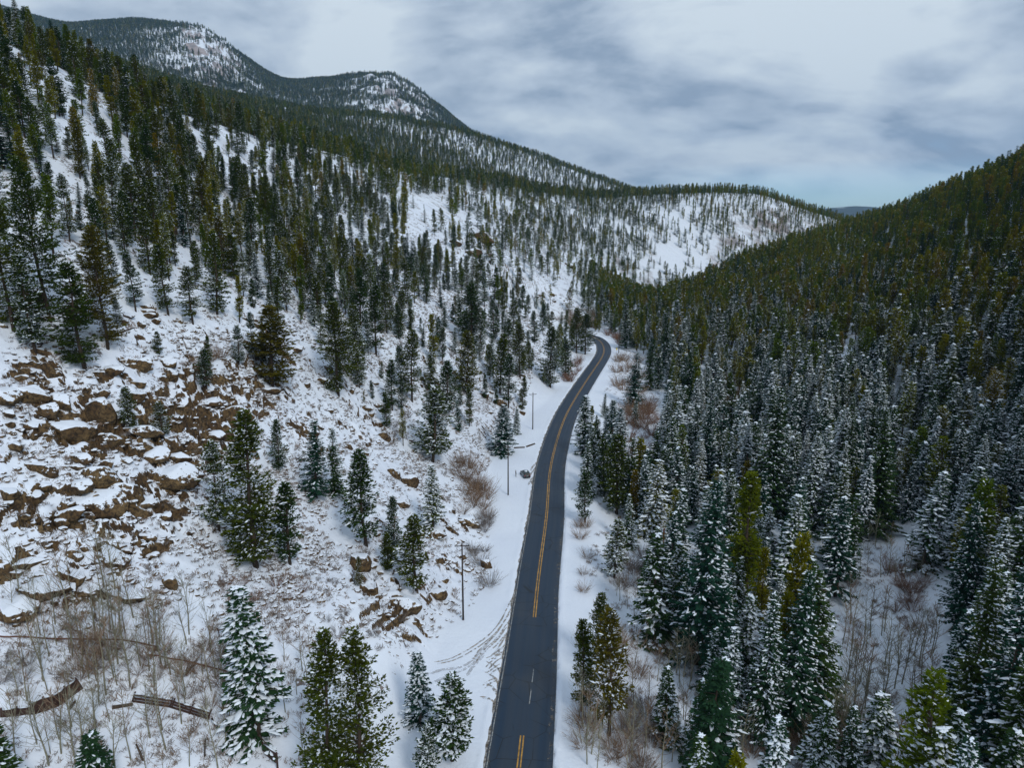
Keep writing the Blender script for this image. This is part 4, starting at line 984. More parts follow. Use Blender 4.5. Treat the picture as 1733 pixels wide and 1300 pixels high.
fill_poly([(1500, 960), (1570, 960), (1560, 1080), (1500, 1060)], 12, 1.3, sh('red', 2, 3.4))
fill_poly([(380, 980), (520, 980), (520, 1030), (380, 1040)], 12, 1.1, sh('red', .9, 1.6))
fill_poly([(640, 690), (690, 690), (690, 760), (640, 750)], 8, 1.6, sh('grey', 1.4, 2.4))
fill_poly([(335, 600), (380, 600), (380, 660), (335, 650)], 5, 1.3, sh('brown', 2, 3.2))
fill_poly([(550, 930), (680, 930), (680, 1090), (550, 1080)], 14, 1.3, sh('grey', .9, 1.8))
fill_poly([(500, 560), (860, 560), (840, 720), (560, 690)], 14, 4.0, sh('grey', 1.2, 2.6), dmin=14)

# ================================================================== boulders and ledge blocks
def boulder(seed, blocky=.8):
    import bmesh
    rr = random.Random(seed); bm = bmesh.new(); bmesh.ops.create_icosphere(bm, subdivisions=4, radius=1.0)
    pl = []
    for i in range(13):
        nrm = Vector((rr.gauss(0, 1), rr.gauss(0, 1), rr.gauss(0, .8))).normalized(); pl.append((nrm, rr.uniform(.52, .86)))
    pl.append((Vector((rr.uniform(-.35, .35), rr.uniform(-.35, .35), 1)).normalized(), rr.uniform(.55, .75)))
    co = np.array([v.co[:] for v in bm.verts])
    for nrm, d in pl:
        n_ = np.array(nrm); s = co@n_; k = s > d; co[k] -= np.outer((s[k]-d)*.93, n_)
    co += (fbm(co[:, 0]*2.1+seed, co[:, 1]*2.1+co[:, 2]*1.7, 3, seed % 50)*.09)[:, None]*co
    co += (fbm(co[:, 0]*6+seed, co[:, 2]*6+co[:, 1]*3, 3, seed % 40)*.04)[:, None]*co
    for v, c in zip(bm.verts, co): v.co = c
    me = bpy.data.meshes.new('boulder_%d' % seed); bm.to_mesh(me); bm.free(); me.materials.append(M_rock)
    me.polygons.foreach_set('use_smooth', [True]*len(me.polygons))
    return me
BO = [boulder(700+i) for i in range(8)]
def put_boulder(x, y, sx, sy, sz, rz=None, lab=None, sink=.25):
    z = gz(x, y); o = link('boulder', rnd.choice(BO), None, (x, y, z+sz*.62*(.55-sink*1.3))); o.scale = (sx*.62, sy*.62, sz*.62)
    o.rotation_euler = (rnd.uniform(-.15, .15), rnd.uniform(-.15, .25), rnd.random()*6.28 if rz is None else rz); things['boulder'].append(dict(o=o, x=x, y=y, z=z, H=sz, var=sx, label=lab))
for px, py, wp, hp, lab in (
  (298, 815, 78, 44, 'largest tan block of the rocky slope with a flat sheer face'), (168, 705, 56, 46, 'square brown block among the upper ledges'), (85, 635, 20, 32, 'upright oval boulder left of the big dark pine'),
  (402, 706, 50, 32, 'rounded olive boulder at the right end of the ledges'), (288, 640, 34, 26, 'tan boulder with snow on top below the tiny pine'), (240, 622, 22, 18, 'small round boulder on the snowy upper ledge'),
  (318, 634, 18, 18, 'small dark boulder next to the tan boulder'), (105, 684, 42, 26, 'grey green low boulder at the upper ledges'), (8, 675, 50, 26, 'brown ledge block cut by the left edge of the view'), (50, 672, 46, 24, 'second brown ledge block from the left edge'),
  (118, 738, 70, 36, 'broad brown rock below the square block'), (175, 862, 80, 40, 'long brown rock face low on the ledges'), (215, 840, 56, 34, 'cracked brown rock joined to the long rock face'), (168, 812, 58, 34, 'rock with a snow filled notch in the ledges'),
  (258, 776, 60, 26, 'flat rock shelf above the largest tan block'), (506, 484, 26, 20, 'lone brown boulder high on the open slope'), (50, 512, 40, 36, 'tan boulder behind the tall dark pine at the left edge'), (266, 388, 52, 24, 'pale tan outcrop high among the upper pines'),
  (75, 1000, 80, 34, 'long sloping brown ledge at the lower left'), (28, 1035, 76, 32, 'thick brown ledge at the left edge above the grove'), (195, 950, 60, 30, 'dark brown rock under the lower ledges'), (100, 975, 34, 20, 'small rock on top of the sloping ledge'),
  (150, 1002, 44, 18, 'thin flat rock right of the sloping ledge'), (216, 1012, 54, 22, 'brown rock above the bare grove'), (286, 992, 30, 28, 'pointed rock right of the bare grove'), (816, 408, 56, 34, 'orange brown cliff high on the far slope'),
  (770, 414, 30, 22, 'orange rock left of the high orange cliff'), (800, 432, 44, 26, 'rusty rock below the high orange cliff'), (966, 452, 32, 16, 'small brown crag near the head of the valley'), (610, 960, 44, 40, 'brown broken rock beside the short dark pine'),
  (690, 1030, 64, 34, 'brown rock heap just left of the nearest utility pole'), (740, 1010, 36, 24, 'rock right of the brown rock heap'), (822, 960, 24, 26, 'brown boulder at the foot of the bank by the road'), (735, 905, 46, 24, 'orange brown rock below the snow laden spruce'),
  (703, 905, 30, 26, 'rust coloured rock left of the orange brown rock'), (792, 890, 40, 30, 'earthy outcrop behind the nearest utility pole top'), (650, 742, 24, 18, 'pyramid shaped brown stone on open snow'), (668, 806, 26, 24, 'brown stone beside the snow cushioned stone'),
  (692, 820, 34, 28, 'mossy stone left of the snow laden spruce'), (680, 855, 32, 18, 'snow cushioned stone on the open bank'), (845, 684, 28, 16, 'orange stone on the slope above the pull-out'), (820, 672, 22, 14, 'small orange stone upslope of the pull-out'), (884, 700, 14, 10, 'orange stone left of the third utility pole')):
    x, y, z = hit(px, py); r = math.hypot(x, y); sc_ = .62 if r > 300 else .92; w_ = wp*r/F*sc_; h_ = hp*r/F*sc_
    put_boulder(x, y, w_, w_*.7, h_*1.1, rnd.uniform(-.5, .2), lab, .30)
def rand_boulders(poly, n, lo, hi):
    def f(x, y):
        s = rnd.uniform(lo, hi)**1.0; put_boulder(x, y, s*rnd.uniform(1, 1.9), s*rnd.uniform(.7, 1.1), s*rnd.uniform(.55, .95), rnd.uniform(-.7, .5))
    fill_poly(poly, n, .5, f, dmin=12)
rand_boulders([(0, 640), (330, 590), (420, 700), (350, 830), (0, 830)], 40, .9, 3.0)
rand_boulders([(0, 830), (320, 830), (330, 960), (60, 1030), (0, 1040)], 34, .6, 2.4)
rand_boulders([(580, 900), (760, 860), (830, 900), (800, 1020), (640, 1080)], 40, .4, 1.3)
rand_boulders([(380, 560), (560, 560), (700, 760), (640, 800), (420, 690)], 28, .7, 2.2)
rand_boulders([(690, 340), (1000, 440), (960, 520), (740, 460)], 36, .8, 2.6)
rand_boulders([(560, 560), (900, 560), (880, 700), (700, 760)], 30, .7, 2.3)
rand_boulders([(690, 370), (900, 420), (880, 500), (720, 460)], 16, 2.0, 4.5)
rand_boulders([(0, 400), (500, 430), (480, 560), (0, 560)], 26, .6, 2.0)

# small stones, tufts of dry grass and twigs poking through the snow (past counting)
def rows_on(polys, n, mn, mx, nv, dmin=9):
    rows = []
    for poly, k in polys:
        xs = [p[0] for p in poly]; ys = [p[1] for p in poly]
        c = [hit(rnd.uniform(min(xs), max(xs)), rnd.uniform(min(ys), max(ys))) for _ in range(60)]
        X0 = np.array([a[0] for a in c]); Y0 = np.array([a[1] for a in c])
        m = int(k*7); X = rng.uniform(X0.min()-2, X0.max()+2, m); Y = rng.uniform(Y0.min()-2, Y0.max()+2, m); Z = ground(X, Y); px, py, dep = project(X, Y, Z)
        D, _ = road_dist(X, Y); cl = fbm(X/4, Y/4, 3, 120)
        ok = inpoly(px, py, poly) & (np.abs(D) > dmin) & (cl > rng.uniform(-.5, .25, m))
        X, Y, Z = X[ok][:k], Y[ok][:k], Z[ok][:k]
        for i in range(len(X)):
            s = rnd.uniform(mn, mx); rows.append((X[i], Y[i], Z[i]+.02, s, s*rnd.uniform(.5, .9), rnd.randrange(nv)))
    return rows
def small_rock(seed):
    import bmesh
    rr = random.Random(seed); bm = bmesh.new(); bmesh.ops.create_icosphere(bm, subdivisions=2, radius=1.0)
    for v in bm.verts: v.co *= rr.uniform(.75, 1.1); v.co.z *= .7
    me = bpy.data.meshes.new('stone_%d' % seed); bm.to_mesh(me); bm.free(); me.materials.append(M_rock); return me
LEFT = [([(0, 560), (420, 560), (560, 900), (560, 1080), (0, 1060)], 2000), ([(420, 480), (960, 480), (880, 700), (820, 800), (830, 1000), (700, 1110), (480, 1100), (420, 700)], 6500), ([(0, 250), (500, 330), (960, 400), (900, 560), (0, 560)], 6000)]
scatter('scattered_stones', 'countless small snow capped stones strewn over the left slope', 'stones', rows_on(LEFT, 0, .12, .55, 4), [small_rock(i) for i in range(4)])
tuft = []
for i in range(4):
    B = MB(); rr = random.Random(800+i)
    for k in range(26):
        a = rr.random()*6.283; l = rr.uniform(.25, .75); d = Vector((math.cos(a)*rr.uniform(.2, .9), math.sin(a)*rr.uniform(.2, .9), rr.uniform(.5, 1))).normalized(); o_ = Vector((rr.uniform(-.35, .35), rr.uniform(-.35, .35), -.05))
        kite(B, o_, d, l, .05, 0, rr.uniform(-1, 1))
    tuft.append(B.mesh('tuft_%d' % i, M_twig['brown' if i % 2 else 'grey']))
LEFT2 = [(p, int(k*.9)) for p, k in LEFT] + [([(0, 1000), (480, 1000), (560, 1300), (0, 1300)], 900), ([(1000, 900), (1600, 900), (1600, 1300), (960, 1300)], 1500), ([(1020, 560), (1110, 560), (1130, 900), (1000, 900)], 500)]
scatter('dry_grass', 'dry grass and twig tufts poking through the snow on the slopes and clearings', 'grass', rows_on(LEFT2, 0, .6, 1.5, 4), tuft)

# ================================================================== utility poles, sign, stake
M_pole = simple('weathered_pole_wood', (0.045, 0.035, 0.03), 0.85, 0.3, 6); M_metal = simple('galvanised_metal', (0.30, 0.31, 0.32), 0.5, 0.15, 8, metal=0.7)
M_ins = simple('glass_insulator', (0.08, 0.12, 0.12), 0.3, 0.1)
def pole(px, py, H, lab, rz):
    x, y, z = hit(px, py); e = empty('utility_pole', (x, y, z), rz, lab, 'utility pole', 'utility poles along the left side of the road'); 
    T = MB(); T.tube([(0, 0, -.8), (0, 0, H*.5), (0, 0, H)], [.17, .14, .11], 10); link('post', T.mesh('post', M_pole, True), e)
    A = MB(); A.box((0, .13, H-.5), (2.3, .10, .12)); link('crossarm', A.mesh('crossarm', M_pole), e)
    B = MB()
    for s in (-1, 1): B.tube([(s*.75, .13, H-.57), (0, .10, H-1.25)], [.02, .02], 4)
    link('brace', B.mesh('brace', M_metal), e)
    for s in (-1.05, 0, 1.05):
        I = MB(); zz = H-.44 if s else H; I.tube([(s, .13 if s else 0, zz), (s, .13 if s else 0, zz+.08), (s, .13 if s else 0, zz+.16), (s, .13 if s else 0, zz+.2)], [.03, .06, .05, .02], 8); link('insulator', I.mesh('insulator', M_ins, True), e)
    return e
pole(784, 1050, 13.2, 'nearest wooden utility pole standing in the brush left of the road', .1)
pole(860, 838, 12.2, 'second wooden utility pole on the snowy pull-out near the parked car', .12)
pole(901.6, 727, 11.5, 'third wooden utility pole further up the slope left of the road', .3)
pole(1047, 598, 12.0, 'farthest and thinnest utility pole on the snow outside the road bend', .6)
M_signy = simple('yellow_sign_sheet', (0.62, 0.46, 0.03), 0.5, 0.08)
x, y, z = hit(1043.5, 598)
e = empty('road_sign', (x, y, z), R(8), 'small yellow warning sign on a post outside the road bend', 'sign')
T = MB(); T.tube([(0, 0, -.4), (0, 0, 2.5)], [.045, .045], 8); link('post', T.mesh('post', M_metal, True), e)
T = MB(); T.box((0, -.07, 2.05), (.62, .03, .95)); link('panel', T.mesh('panel', M_signy), e)
x, y, z = hit(1121.7, 931); T = MB(); h_ = 42*math.hypot(x, y)/F
T.tube([(0, 0, -.4), (.02, .02, h_*.5), (.05, 0, h_*.93), (.08, 0, h_)], [.24, .21, .17, .05], 9)
T.box((.16, .1, h_*.55), (.35, .06, .06)); T.box((-.16, -.1, h_*.75), (.3, .05, .05))
tag(link('dead_trunk', T.mesh('dead_trunk', simple('orange_dead_wood', (0.26, 0.085, 0.03), 0.8, 0.3, 5), True), None, (x, y, z)), 'orange brown broken dead trunk standing among snowy spruces right of the road', 'dead trunk')

# ================================================================== parked car
M_paint = simple('dark_grey_green_paint', (0.055, 0.075, 0.08), 0.25, 0.05, 1, 0.6, .4); M_glass = simple('dark_window_glass', (0.006, 0.008, 0.01), 0.35, 0.0, 1, 0.15)
M_tyre = simple('tyre_rubber', (0.015, 0.015, 0.016), 0.8, 0.1); M_rim = simple('alloy_rim', (0.25, 0.26, 0.27), 0.35, 0.05, 1, .5, .8); M_red = simple('red_lamp_lens', (0.30, 0.015, 0.02), 0.25, 0.05); M_wl = simple('clear_lamp_lens', (0.6, 0.62, 0.62), 0.2, 0.05); M_plast = simple('black_bumper_plastic', (0.02, 0.02, 0.022), 0.6, 0.1)
cx0, cy0, cz0 = hit(889, 806); car = empty('parked_car', (cx0, cy0, cz0+.02), R(14), 'dark grey hatchback parked facing away on the snowy pull-out', 'car')
def prof(mb, secs, m=0):
    """loft: sections (y, half width low, half width high, z0, z1)"""
    n = 10; b0 = len(mb.v)
    for (yy, wl, wh, z0_, z1_) in secs:
        rgt = [(wl*.92, z0_), (wl, z0_+(z1_-z0_)*.25), (wl, z0_+(z1_-z0_)*.55), (wh, z1_-.04), (wh*.86, z1_)]
        ring = [(a, yy, b) for a, b in rgt] + [(-a, yy, b) for a, b in reversed(rgt)]; mb.v += ring
    for i in range(len(secs)-1):
        for k in range(n):
            k2 = (k+1) % n; mb.f.append((b0+i*n+k, b0+i*n+k2, b0+(i+1)*n+k2, b0+(i+1)*n+k)); mb.m.append(m)
    mb.f.append(tuple(b0+k for k in reversed(range(n)))); mb.m.append(m); mb.f.append(tuple(b0+(len(secs)-1)*n+k for k in range(n))); mb.m.append(m)
B = MB(); prof(B, [(-2.08, .72, .66, .42, .78), (-2.02, .82, .78, .30, .95), (-1.6, .89, .83, .24, 1.0), (0, .90, .84, .22, .97), (1.0, .90, .82, .22, .94), (1.75, .87, .76, .26, .80), (2.08, .74, .62, .36, .66)])
prof(B, [(-1.80, .70, .60, .93, 1.36), (-1.55, .76, .62, .93, 1.49), (-.6, .77, .64, .93, 1.54), (.25, .77, .62, .93, 1.47), (.55, .77, .66, .93, 1.25), (1.05, .76, .73, .90, .97)])
me = B.mesh('body', M_paint, False); ob_ = link('body', me, car); bv = ob_.modifiers.new('b', 'BEVEL'); bv.width = .03; bv.segments = 2
G = MB(); G.add([(-.60, -1.99, .98), (.60, -1.99, .98), (.52, -1.72, 1.40), (-.52, -1.72, 1.40)], [(0, 1, 2, 3)]); link('rear_window', G.mesh('rear_window', M_glass), car)
G = MB(); G.add([(-.66, 1.08, .99), (.66, 1.08, .99), (.58, .42, 1.40), (-.58, .42, 1.40)], [(0, 1, 2, 3)]); link('windscreen', G.mesh('windscreen', M_glass), car)
for s in (-1, 1):
    G = MB(); a = [(s*.795, -1.5, 1.0), (s*.80, .55, 1.0), (s*.70, .2, 1.40), (s*.70, -1.35, 1.42)]; G.add(a, [(0, 1, 2, 3) if s > 0 else (3, 2, 1, 0)]); link('side_window', G.mesh('side_window', M_glass), car)
    G = MB(); G.box((s*.66, -2.055, .82), (.24, .06, .22)); link('tail_light', G.mesh('tail_light', M_red), car)
    G = MB(); G.box((s*.62, 2.06, .62), (.26, .06, .13)); link('headlight', G.mesh('headlight', M_wl), car)
    G = MB(); G.box((s*.93, .52, 1.0), (.16, .10, .12), taper=.8); link('mirror', G.mesh('mirror', M_paint), car)
    for yy in (-1.32, 1.32):
        def ringpts(r_, w_): return [(s*(.80+w_)-.0, yy+r_*math.cos(t), .32+r_*math.sin(t)) for t in [2*math.pi*q/20 for q in range(20)]]
        W = MB(); v = []
        for r_, w_ in ((.20, .0), (.31, .0), (.32, .03), (.32, .10), (.31, .13), (.20, .13)): v += ringpts(r_, w_-.02)
        f = [(i*20+k, i*20+(k+1) % 20, (i+1)*20+(k+1) % 20, (i+1)*20+k) for i in range(5) for k in range(20)]; W.add(v, f)
        wh = link('wheel', None, car); ty = link('tyre', W.mesh('tyre', M_tyre, True), wh)
        W = MB(); v = ringpts(.205, .08)+[(s*.90, yy, .32)]; W.add(v, [(k, (k+1) % 20, 20) for k in range(20)]); link('rim', W.mesh('rim', M_rim), wh)
G = MB(); G.box((0, -2.09, .45), (1.5, .10, .20)); link('bumper', G.mesh('bumper', M_plast), car)
G = MB(); G.box((0, -2.12, .70), (.50, .02, .12)); link('number_plate', G.mesh('number_plate', simple('plate_white', (.35, .35, .34), .5, .05)), car)
G = MB(); lump(G, Vector((0, -.6, 1.55)), Vector((0, 1, 0)), 1.7, 1.15, .05, 0, rnd); link('roof_snow', G.mesh('roof_snow', M_snow, True), car)

# ================================================================== person beside the car
m, t, b = mat('dark_winter_clothes'); q = NB(t); o_ = q.n('ShaderNodeTexCoord').outputs['Object']; spz = q.n('ShaderNodeSeparateXYZ'); t.links.new(o_, spz.inputs[0])
zz = spz.outputs[2]; trs = q.mix(q.ramp(zz, .86, .88), (.012, .013, .018), (.018, .017, .02)); sk = q.mix(q.ramp(zz, 1.50, 1.515), trs, (.45, .26, .18)); t.links.new(sk, b.inputs['Base Color']); b.inputs['Roughness'].default_value = .85; M_cloth = m
px_, py_, pz_ = hit(873, 807.5)
def skinned(name, verts, edges, root=0, mt=None, parent=None):
    me = bpy.data.meshes.new(name); me.from_pydata([v[:3] for v in verts], edges, []); o = link(name, me, parent)
    sm = o.modifiers.new('Skin', 'SKIN'); sm.use_smooth_shade = True
    for i, v in enumerate(verts):
        sv = me.skin_vertices[0].data[i]; sv.radius = (v[3], v[4] if len(v) > 4 else v[3]); sv.use_root = (i == root)
    ss = o.modifiers.new('Sub', 'SUBSURF'); ss.levels = 1; ss.render_levels = 1
    if mt: me.materials.append(mt)
    return o
V = [(0, 0, .95, .15, .11), (0, 0, 1.12, .145, .105), (0, 0, 1.30, .17, .115), (0, 0, 1.43, .13, .09), (0, .01, 1.51, .055, .055), (0, .01, 1.58, .07, .08), (0, .01, 1.68, .078, .095), (0, 0, 1.75, .045, .055)]
E = [(i, i+1) for i in range(7)]
for s in (-1, 1):
    k = len(V); V += [(s*.10, 0, .86, .095, .095), (s*.11, .015, .50, .062, .062), (s*.115, -.01, .10, .045, .045), (s*.12, .13, .04, .038, .03)]; E += [(0, k), (k, k+1), (k+1, k+2), (k+2, k+3)]
    k = len(V); V += [(s*.20, 0, 1.40, .062, .062), (s*.25, -.01, 1.13, .048, .048), (s*.23, .12, .93, .036, .036), (s*.225, .16, .86, .036, .018)]; E += [(3, k), (k, k+1), (k+1, k+2), (k+2, k+3)]
    for j, (dx, l) in enumerate(((-.03, .07), (-.01, .085), (.01, .08), (.028, .062))):
        k2 = len(V); V += [(s*.225+dx, .185, .82, .009, .009), (s*.225+dx, .20, .82-l*.7, .008, .008)]; E += [(k+3, k2), (k2, k2+1)]
    k2 = len(V); V += [(s*.225-s*.05, .17, .85, .011, .011), (s*.225-s*.055, .19, .82, .009, .009)]; E += [(k+3, k2), (k2, k2+1)]
pe = skinned('person', V, E, 0, M_cloth); pe.location = (px_, py_, pz_-.01); pe.rotation_euler = (0, 0, R(-70))
tag(pe, 'person in dark winter clothes standing on the snow left of the parked car', 'person')
Hh = MB(); Hh.tube([(0, -.02, 1.66), (0, -.015, 1.71), (0, 0, 1.765), (0, .005, 1.79)], [.092, .095, .07, .02], 12); link('hair', Hh.mesh('hair', simple('dark_hair', (.02, .014, .01), .8, .2), True), pe)
nose = MB(); nose.box((0, .115, 1.645), (.025, .03, .04), taper=.5); link('nose', nose.mesh('nose', M_cloth), pe)

# ================================================================== broken plank fence, sign board, posts, logs, pipe
M_plank = simple('dark_wet_planks', (0.055, 0.028, 0.020), 0.8, 0.4, 3); M_log = simple('old_log_bark', (0.07, 0.05, 0.035), 0.9, 0.35, 3)
def wall_run(pts, H, lab, nb=6, gap=.25, tilt=0.0, dense=True, cat='fence', name='plank_fence', posts=True, lift=0.0):
    W = [hit(*p) for p in pts]; e = empty(name, W[0], 0, lab, cat); b0 = Vector(W[0])
    pl = MB(); po = []; sn = MB()
    for a, b in zip(W[:-1], W[1:]):
        a = Vector(a)-b0; b = Vector(b)-b0; d = b-a; L_ = d.length; n = nb; ang = math.atan2(d.y, d.x); slope = math.atan2(d.z, math.hypot(d.x, d.y))
        rot = Matrix.Rotation(ang, 3, 'Z') @ Matrix.Rotation(-slope, 3, 'Y') @ Matrix.Rotation(tilt, 3, 'X')
        for k in range(n):
            hh = H/n; c = a+d*.5+rot@Vector((rnd.uniform(-.1, .1), rnd.uniform(-.02, .02), lift+hh*(k+.5))); pl.box(c, (L_*rnd.uniform(.94, 1.02), .07, hh*(1-gap)), rot @ Matrix.Rotation(rnd.uniform(-.012, .012), 3, 'Y'))
        for f in (0.02, .5, .98): po.append((a+d*f, rot))
        lump_n = int(L_/1.0)
        for k in range(lump_n):
            c = a+d*((k+.5)/lump_n)+rot@Vector((0, 0, lift+H+.03)); lump(sn, c, d, 1.1, .28, .10, 0, rnd)
    link('planks', pl.mesh('planks', M_plank), e)
    if posts:
        for c, rot in po:
            P_m = MB(); P_m.box(c+rot@Vector((0, .12, (lift+H)*.5-.15)), (.16, .16, lift+H+.55), rot); link('post', P_m.mesh('post', M_plank), e)
    link('snow_cover', sn.mesh('snow_cover', M_snow, True), e); return e
wall_run([(0, 1216), (55, 1210)], .9, 'low dark plank wall at the left edge joining the tall plank wall', 4, .06)
wall_run([(55, 1212), (100, 1196), (141, 1166)], 1.5, 'tall dark plank wall with snow on top behind the bare grove', 6, .05)
wall_run([(222, 1190), (288, 1200), (352, 1220)], 1.1, 'broken rail fence leading down from the brush towards the road', 3, .38)
wall_run([(358, 1222), (384, 1244), (408, 1268)], .9, 'fallen end section of rail fence tilting beside the snow laden fir', 2, .3, .5)
# sign board seen from its side
x, y, z = hit(458, 1290); e = empty('notice_board', (x, y, z), R(-38), 'brown wooden notice board with snow on its upper edge near the fir', 'notice board')
B = MB()
for k in range(8): B.box((-1.05+.30*k, 0, 1.0), (.27, .06, 1.25))
link('board', B.mesh('board', M_plank), e)
for s in (-1.3, 1.3):
    B = MB(); B.box((s, 0, .75), (.16, .16, 2.2)); link('post', B.mesh('post', M_plank), e)
B = MB(); B.box((0, 0, 1.70), (2.6, .12, .10)); link('rail', B.mesh('rail', M_plank), e)
B = MB(); lump(B, Vector((0, 0, 1.80)), Vector((1, 0, 0)), 2.6, .25, .09, 0, rnd); link('snow_cover', B.mesh('snow_cover', M_snow, True), e)
# small stand
x, y, z = hit(378, 1080); e = empty('wooden_stand', (x, y, z), R(25), 'small wooden stand with a snowy top on the slope left of the fir', 'stand')
B = MB(); B.box((0, 0, 1.25), (1.2, .5, .10)); link('top', B.mesh('top', M_plank), e)
for s in (-1, 1):
    B = MB(); B.box((s*.45, 0, .55), (.10, .10, 1.35)); link('leg', B.mesh('leg', M_plank), e)
B = MB(); lump(B, Vector((0, 0, 1.34)), Vector((1, 0, 0)), 1.15, .5, .10, 0, rnd); link('snow_cover', B.mesh('snow_cover', M_snow, True), e)
def stick(name, p0, h, lean, r_, lab, cat):
    x, y, z = hit(*p0); T = MB(); T.tube([(0, 0, -.3), (lean[0]*.5, lean[1]*.5, h*.5), (lean[0], lean[1], h)], [r_, r_*.9, r_*.7], 7); T.tube([(lean[0]*.6, lean[1]*.6, h*.5), (lean[0]*.6+.35, lean[1]*.6, h*.62)], [r_*.5, r_*.3], 5)
    tag(link(name, T.mesh(name, M_log, True), None, (x, y, z)), lab, cat)
stick('leaning_post', (346, 1281), 2.1, (.25, .1), .09, 'dark leaning post on open snow below the rail fence', 'post')
stick('tree_stump', (243, 1288), 1.9, (-.6, .1), .12, 'slanting splintered stump in the bare grove near the bottom edge', 'stump')
def log(pts, r_, lab, dz=.1, mt=None, name='fallen_log'):
    W = [Vector(hit(*p)) + Vector((0, 0, dz)) for p in pts]; T = MB(); n = len(W); T.tube([w-W[0] for w in W], [r_*(1-.35*i/n) for i in range(n)], 8); o = link(name, T.mesh(name, mt or M_log, True), None, W[0]); return tag(o, lab, name.replace('_', ' '))
log([(870, 759), (888, 758)], .28, 'short dark log half buried in the pull-out snow, left one of two')
log([(891, 757), (905, 752)], .28, 'short dark log half buried in the pull-out snow, right one of two')
log([(195, 568), (215, 560), (242, 552)], .18, 'thin fallen trunk lying on the snowy upper ledge')
log([(455, 672), (480, 660), (498, 684)], .25, 'brown fallen trunk beside the very dark wide pine')
log([(118, 1205), (128, 1192)], .16, 'pale log propped against the tall plank wall', .3)
log([(190, 1200), (225, 1194)], .20, 'log in the snow between the two plank structures')
M_rust = simple('rusty_pipe', (0.12, 0.05, 0.03), 0.7, 0.3, 3)
def pipe(pts, lab):
    W = [Vector(hit(*p)) for p in pts]; S = catmull([w[:] for w in W], 8); zz = np.maximum(ground(S[:, 0], S[:, 1])+.25, S[:, 2]+.15)
    T = MB(); T.tube([Vector((a[0], a[1], c))-W[0] for a, c in zip(S, zz)], [.085]*len(S), 7)
    return tag(link('rusty_pipe', T.mesh('rusty_pipe', M_rust, True), None, W[0]), lab, 'pipe')
pipe([(0, 1081), (60, 1083), (160, 1086), (267, 1099)], 'upper thin rusty pipe running across the slope from the left edge')
pipe([(250, 1112), (320, 1124), (385, 1141)], 'lower thin rusty pipe continuing behind the brush towards the fir')

# ================================================================== labels that single each thing out
SHORTL = {'tallest broad pine': 'the tallest broad pine', 'bushy pine alone': 'the bushy pine alone on open snow', 'snow laden spruce beside': 'the snow laden spruce by the russet bushes', 'dense dark pine': 'the dense pine among brown rocks', 'wide snowy pine': 'the wide snowy pine',
 'dark full spruce': 'the full spruce over the second utility pole', 'tall green pine': 'the tall bare trunked green pine', 'very dark wide': 'the very dark wide pine', 'big dark pine': 'the big dark pine at the ledges', 'straight slender': 'the straight slender upper pine', 'very tall pine': 'the very tall pine near the left edge',
 'double crowned': 'the double crowned olive pine', 'full pine closest': 'the full pine at the road verge', 'right tree of the dark pair': 'the dark pair at the road bend', 'heavily snow laden fir': 'the heavily snow laden fir', 'tall dark green pine': 'the tall pine at the bottom edge', 'small blue green': 'the small blue green spruce',
 'right and taller one of the two': 'the two long trunked pines', 'tallest slender spruce': 'the tallest slender foreground spruce', 'big dark spruce': 'the big dark valley spruce', 'dense dark conical': 'the dense dark conical spruce', 'small spruce with a white cap': 'the white capped small spruce', 'dark narrow spruce': 'the narrow dark spruce by the snow lane',
 'white dusted spruce': 'the white dusted spruce by the snow lane', 'tall straight trunked': 'the straight trunked spruce at the lane', 'pointed spruce leaning': 'the pointed roadside spruce', 'dark green pine right of the road': 'the roadside pine across from the car', 'dark spruce above the russet': 'the dark spruce above the willows',
 'tall dark spruce behind the willow': 'the tall spruce at the bend', 'whitest spruce': 'the whitest valley spruce', 'broad dusted spruce': 'the broad spruce near the bottom right corner'}
SHORT = {}
allt = {k: v for k, v in things.items()}
hero_list = []
for lab_i, h in enumerate(HERO):
    for k in ('pine', 'spruce'):
        for t_ in things[k]:
            if t_['label'] == h[6]: hero_list.append((lab_i, t_))
def scr(t_, f=.6):
    a, b, c = project(t_['x'], t_['y'], t_['z']+t_['H']*f); return float(a), float(b), float(c)
for i, h in enumerate(HERO):
    for k_, v_ in SHORTL.items():
        if h[6].startswith(k_): SHORT[i] = v_
LM = [(SHORT[i],)+scr(t_)[:2] for i, t_ in hero_list if i in SHORT]
for o_, nm_ in ((car, 'the parked car'), (pe, 'the person')):
    a, b, c = project(o_.location.x, o_.location.y, o_.location.z+.8); LM.append((nm_, float(a), float(b)))
for px0, py0, nm_ in ((784, 970, 'the nearest utility pole'), (860, 800, 'the second utility pole'), (901, 690, 'the third utility pole'), (1047, 575, 'the farthest utility pole'), (95, 1190, 'the tall plank wall'), (290, 1195, 'the rail fence'), (458, 1275, 'the notice board'), (298, 800, 'the largest tan block'), (1121, 910, 'the orange dead trunk'), (816, 400, 'the high orange cliff'),
                      (1733, 500, 'the right edge of the view, at mid height'), (1733, 800, 'the right edge of the view, low down'), (1733, 260, 'the skyline at the right edge'), (1200, 560, 'the middle of the right forest edge'), (520, 252, 'the skyline of the near left hill'), (1440, 370, 'the notch in the skyline'), (1733, 1150, 'the bottom right corner of the view'), (0, 60, 'the top left corner of the view')):
    LM.append((nm_, px0, py0))
ORD = ['first', 'second', 'third', 'fourth', 'fifth', 'sixth', 'seventh', 'eighth', 'ninth', 'tenth', 'eleventh', 'twelfth', 'thirteenth', 'fourteenth', 'fifteenth', 'sixteenth', 'seventeenth', 'eighteenth', 'nineteenth', 'twentieth']
DIRS = ['to the right of', 'above', 'to the left of', 'below']
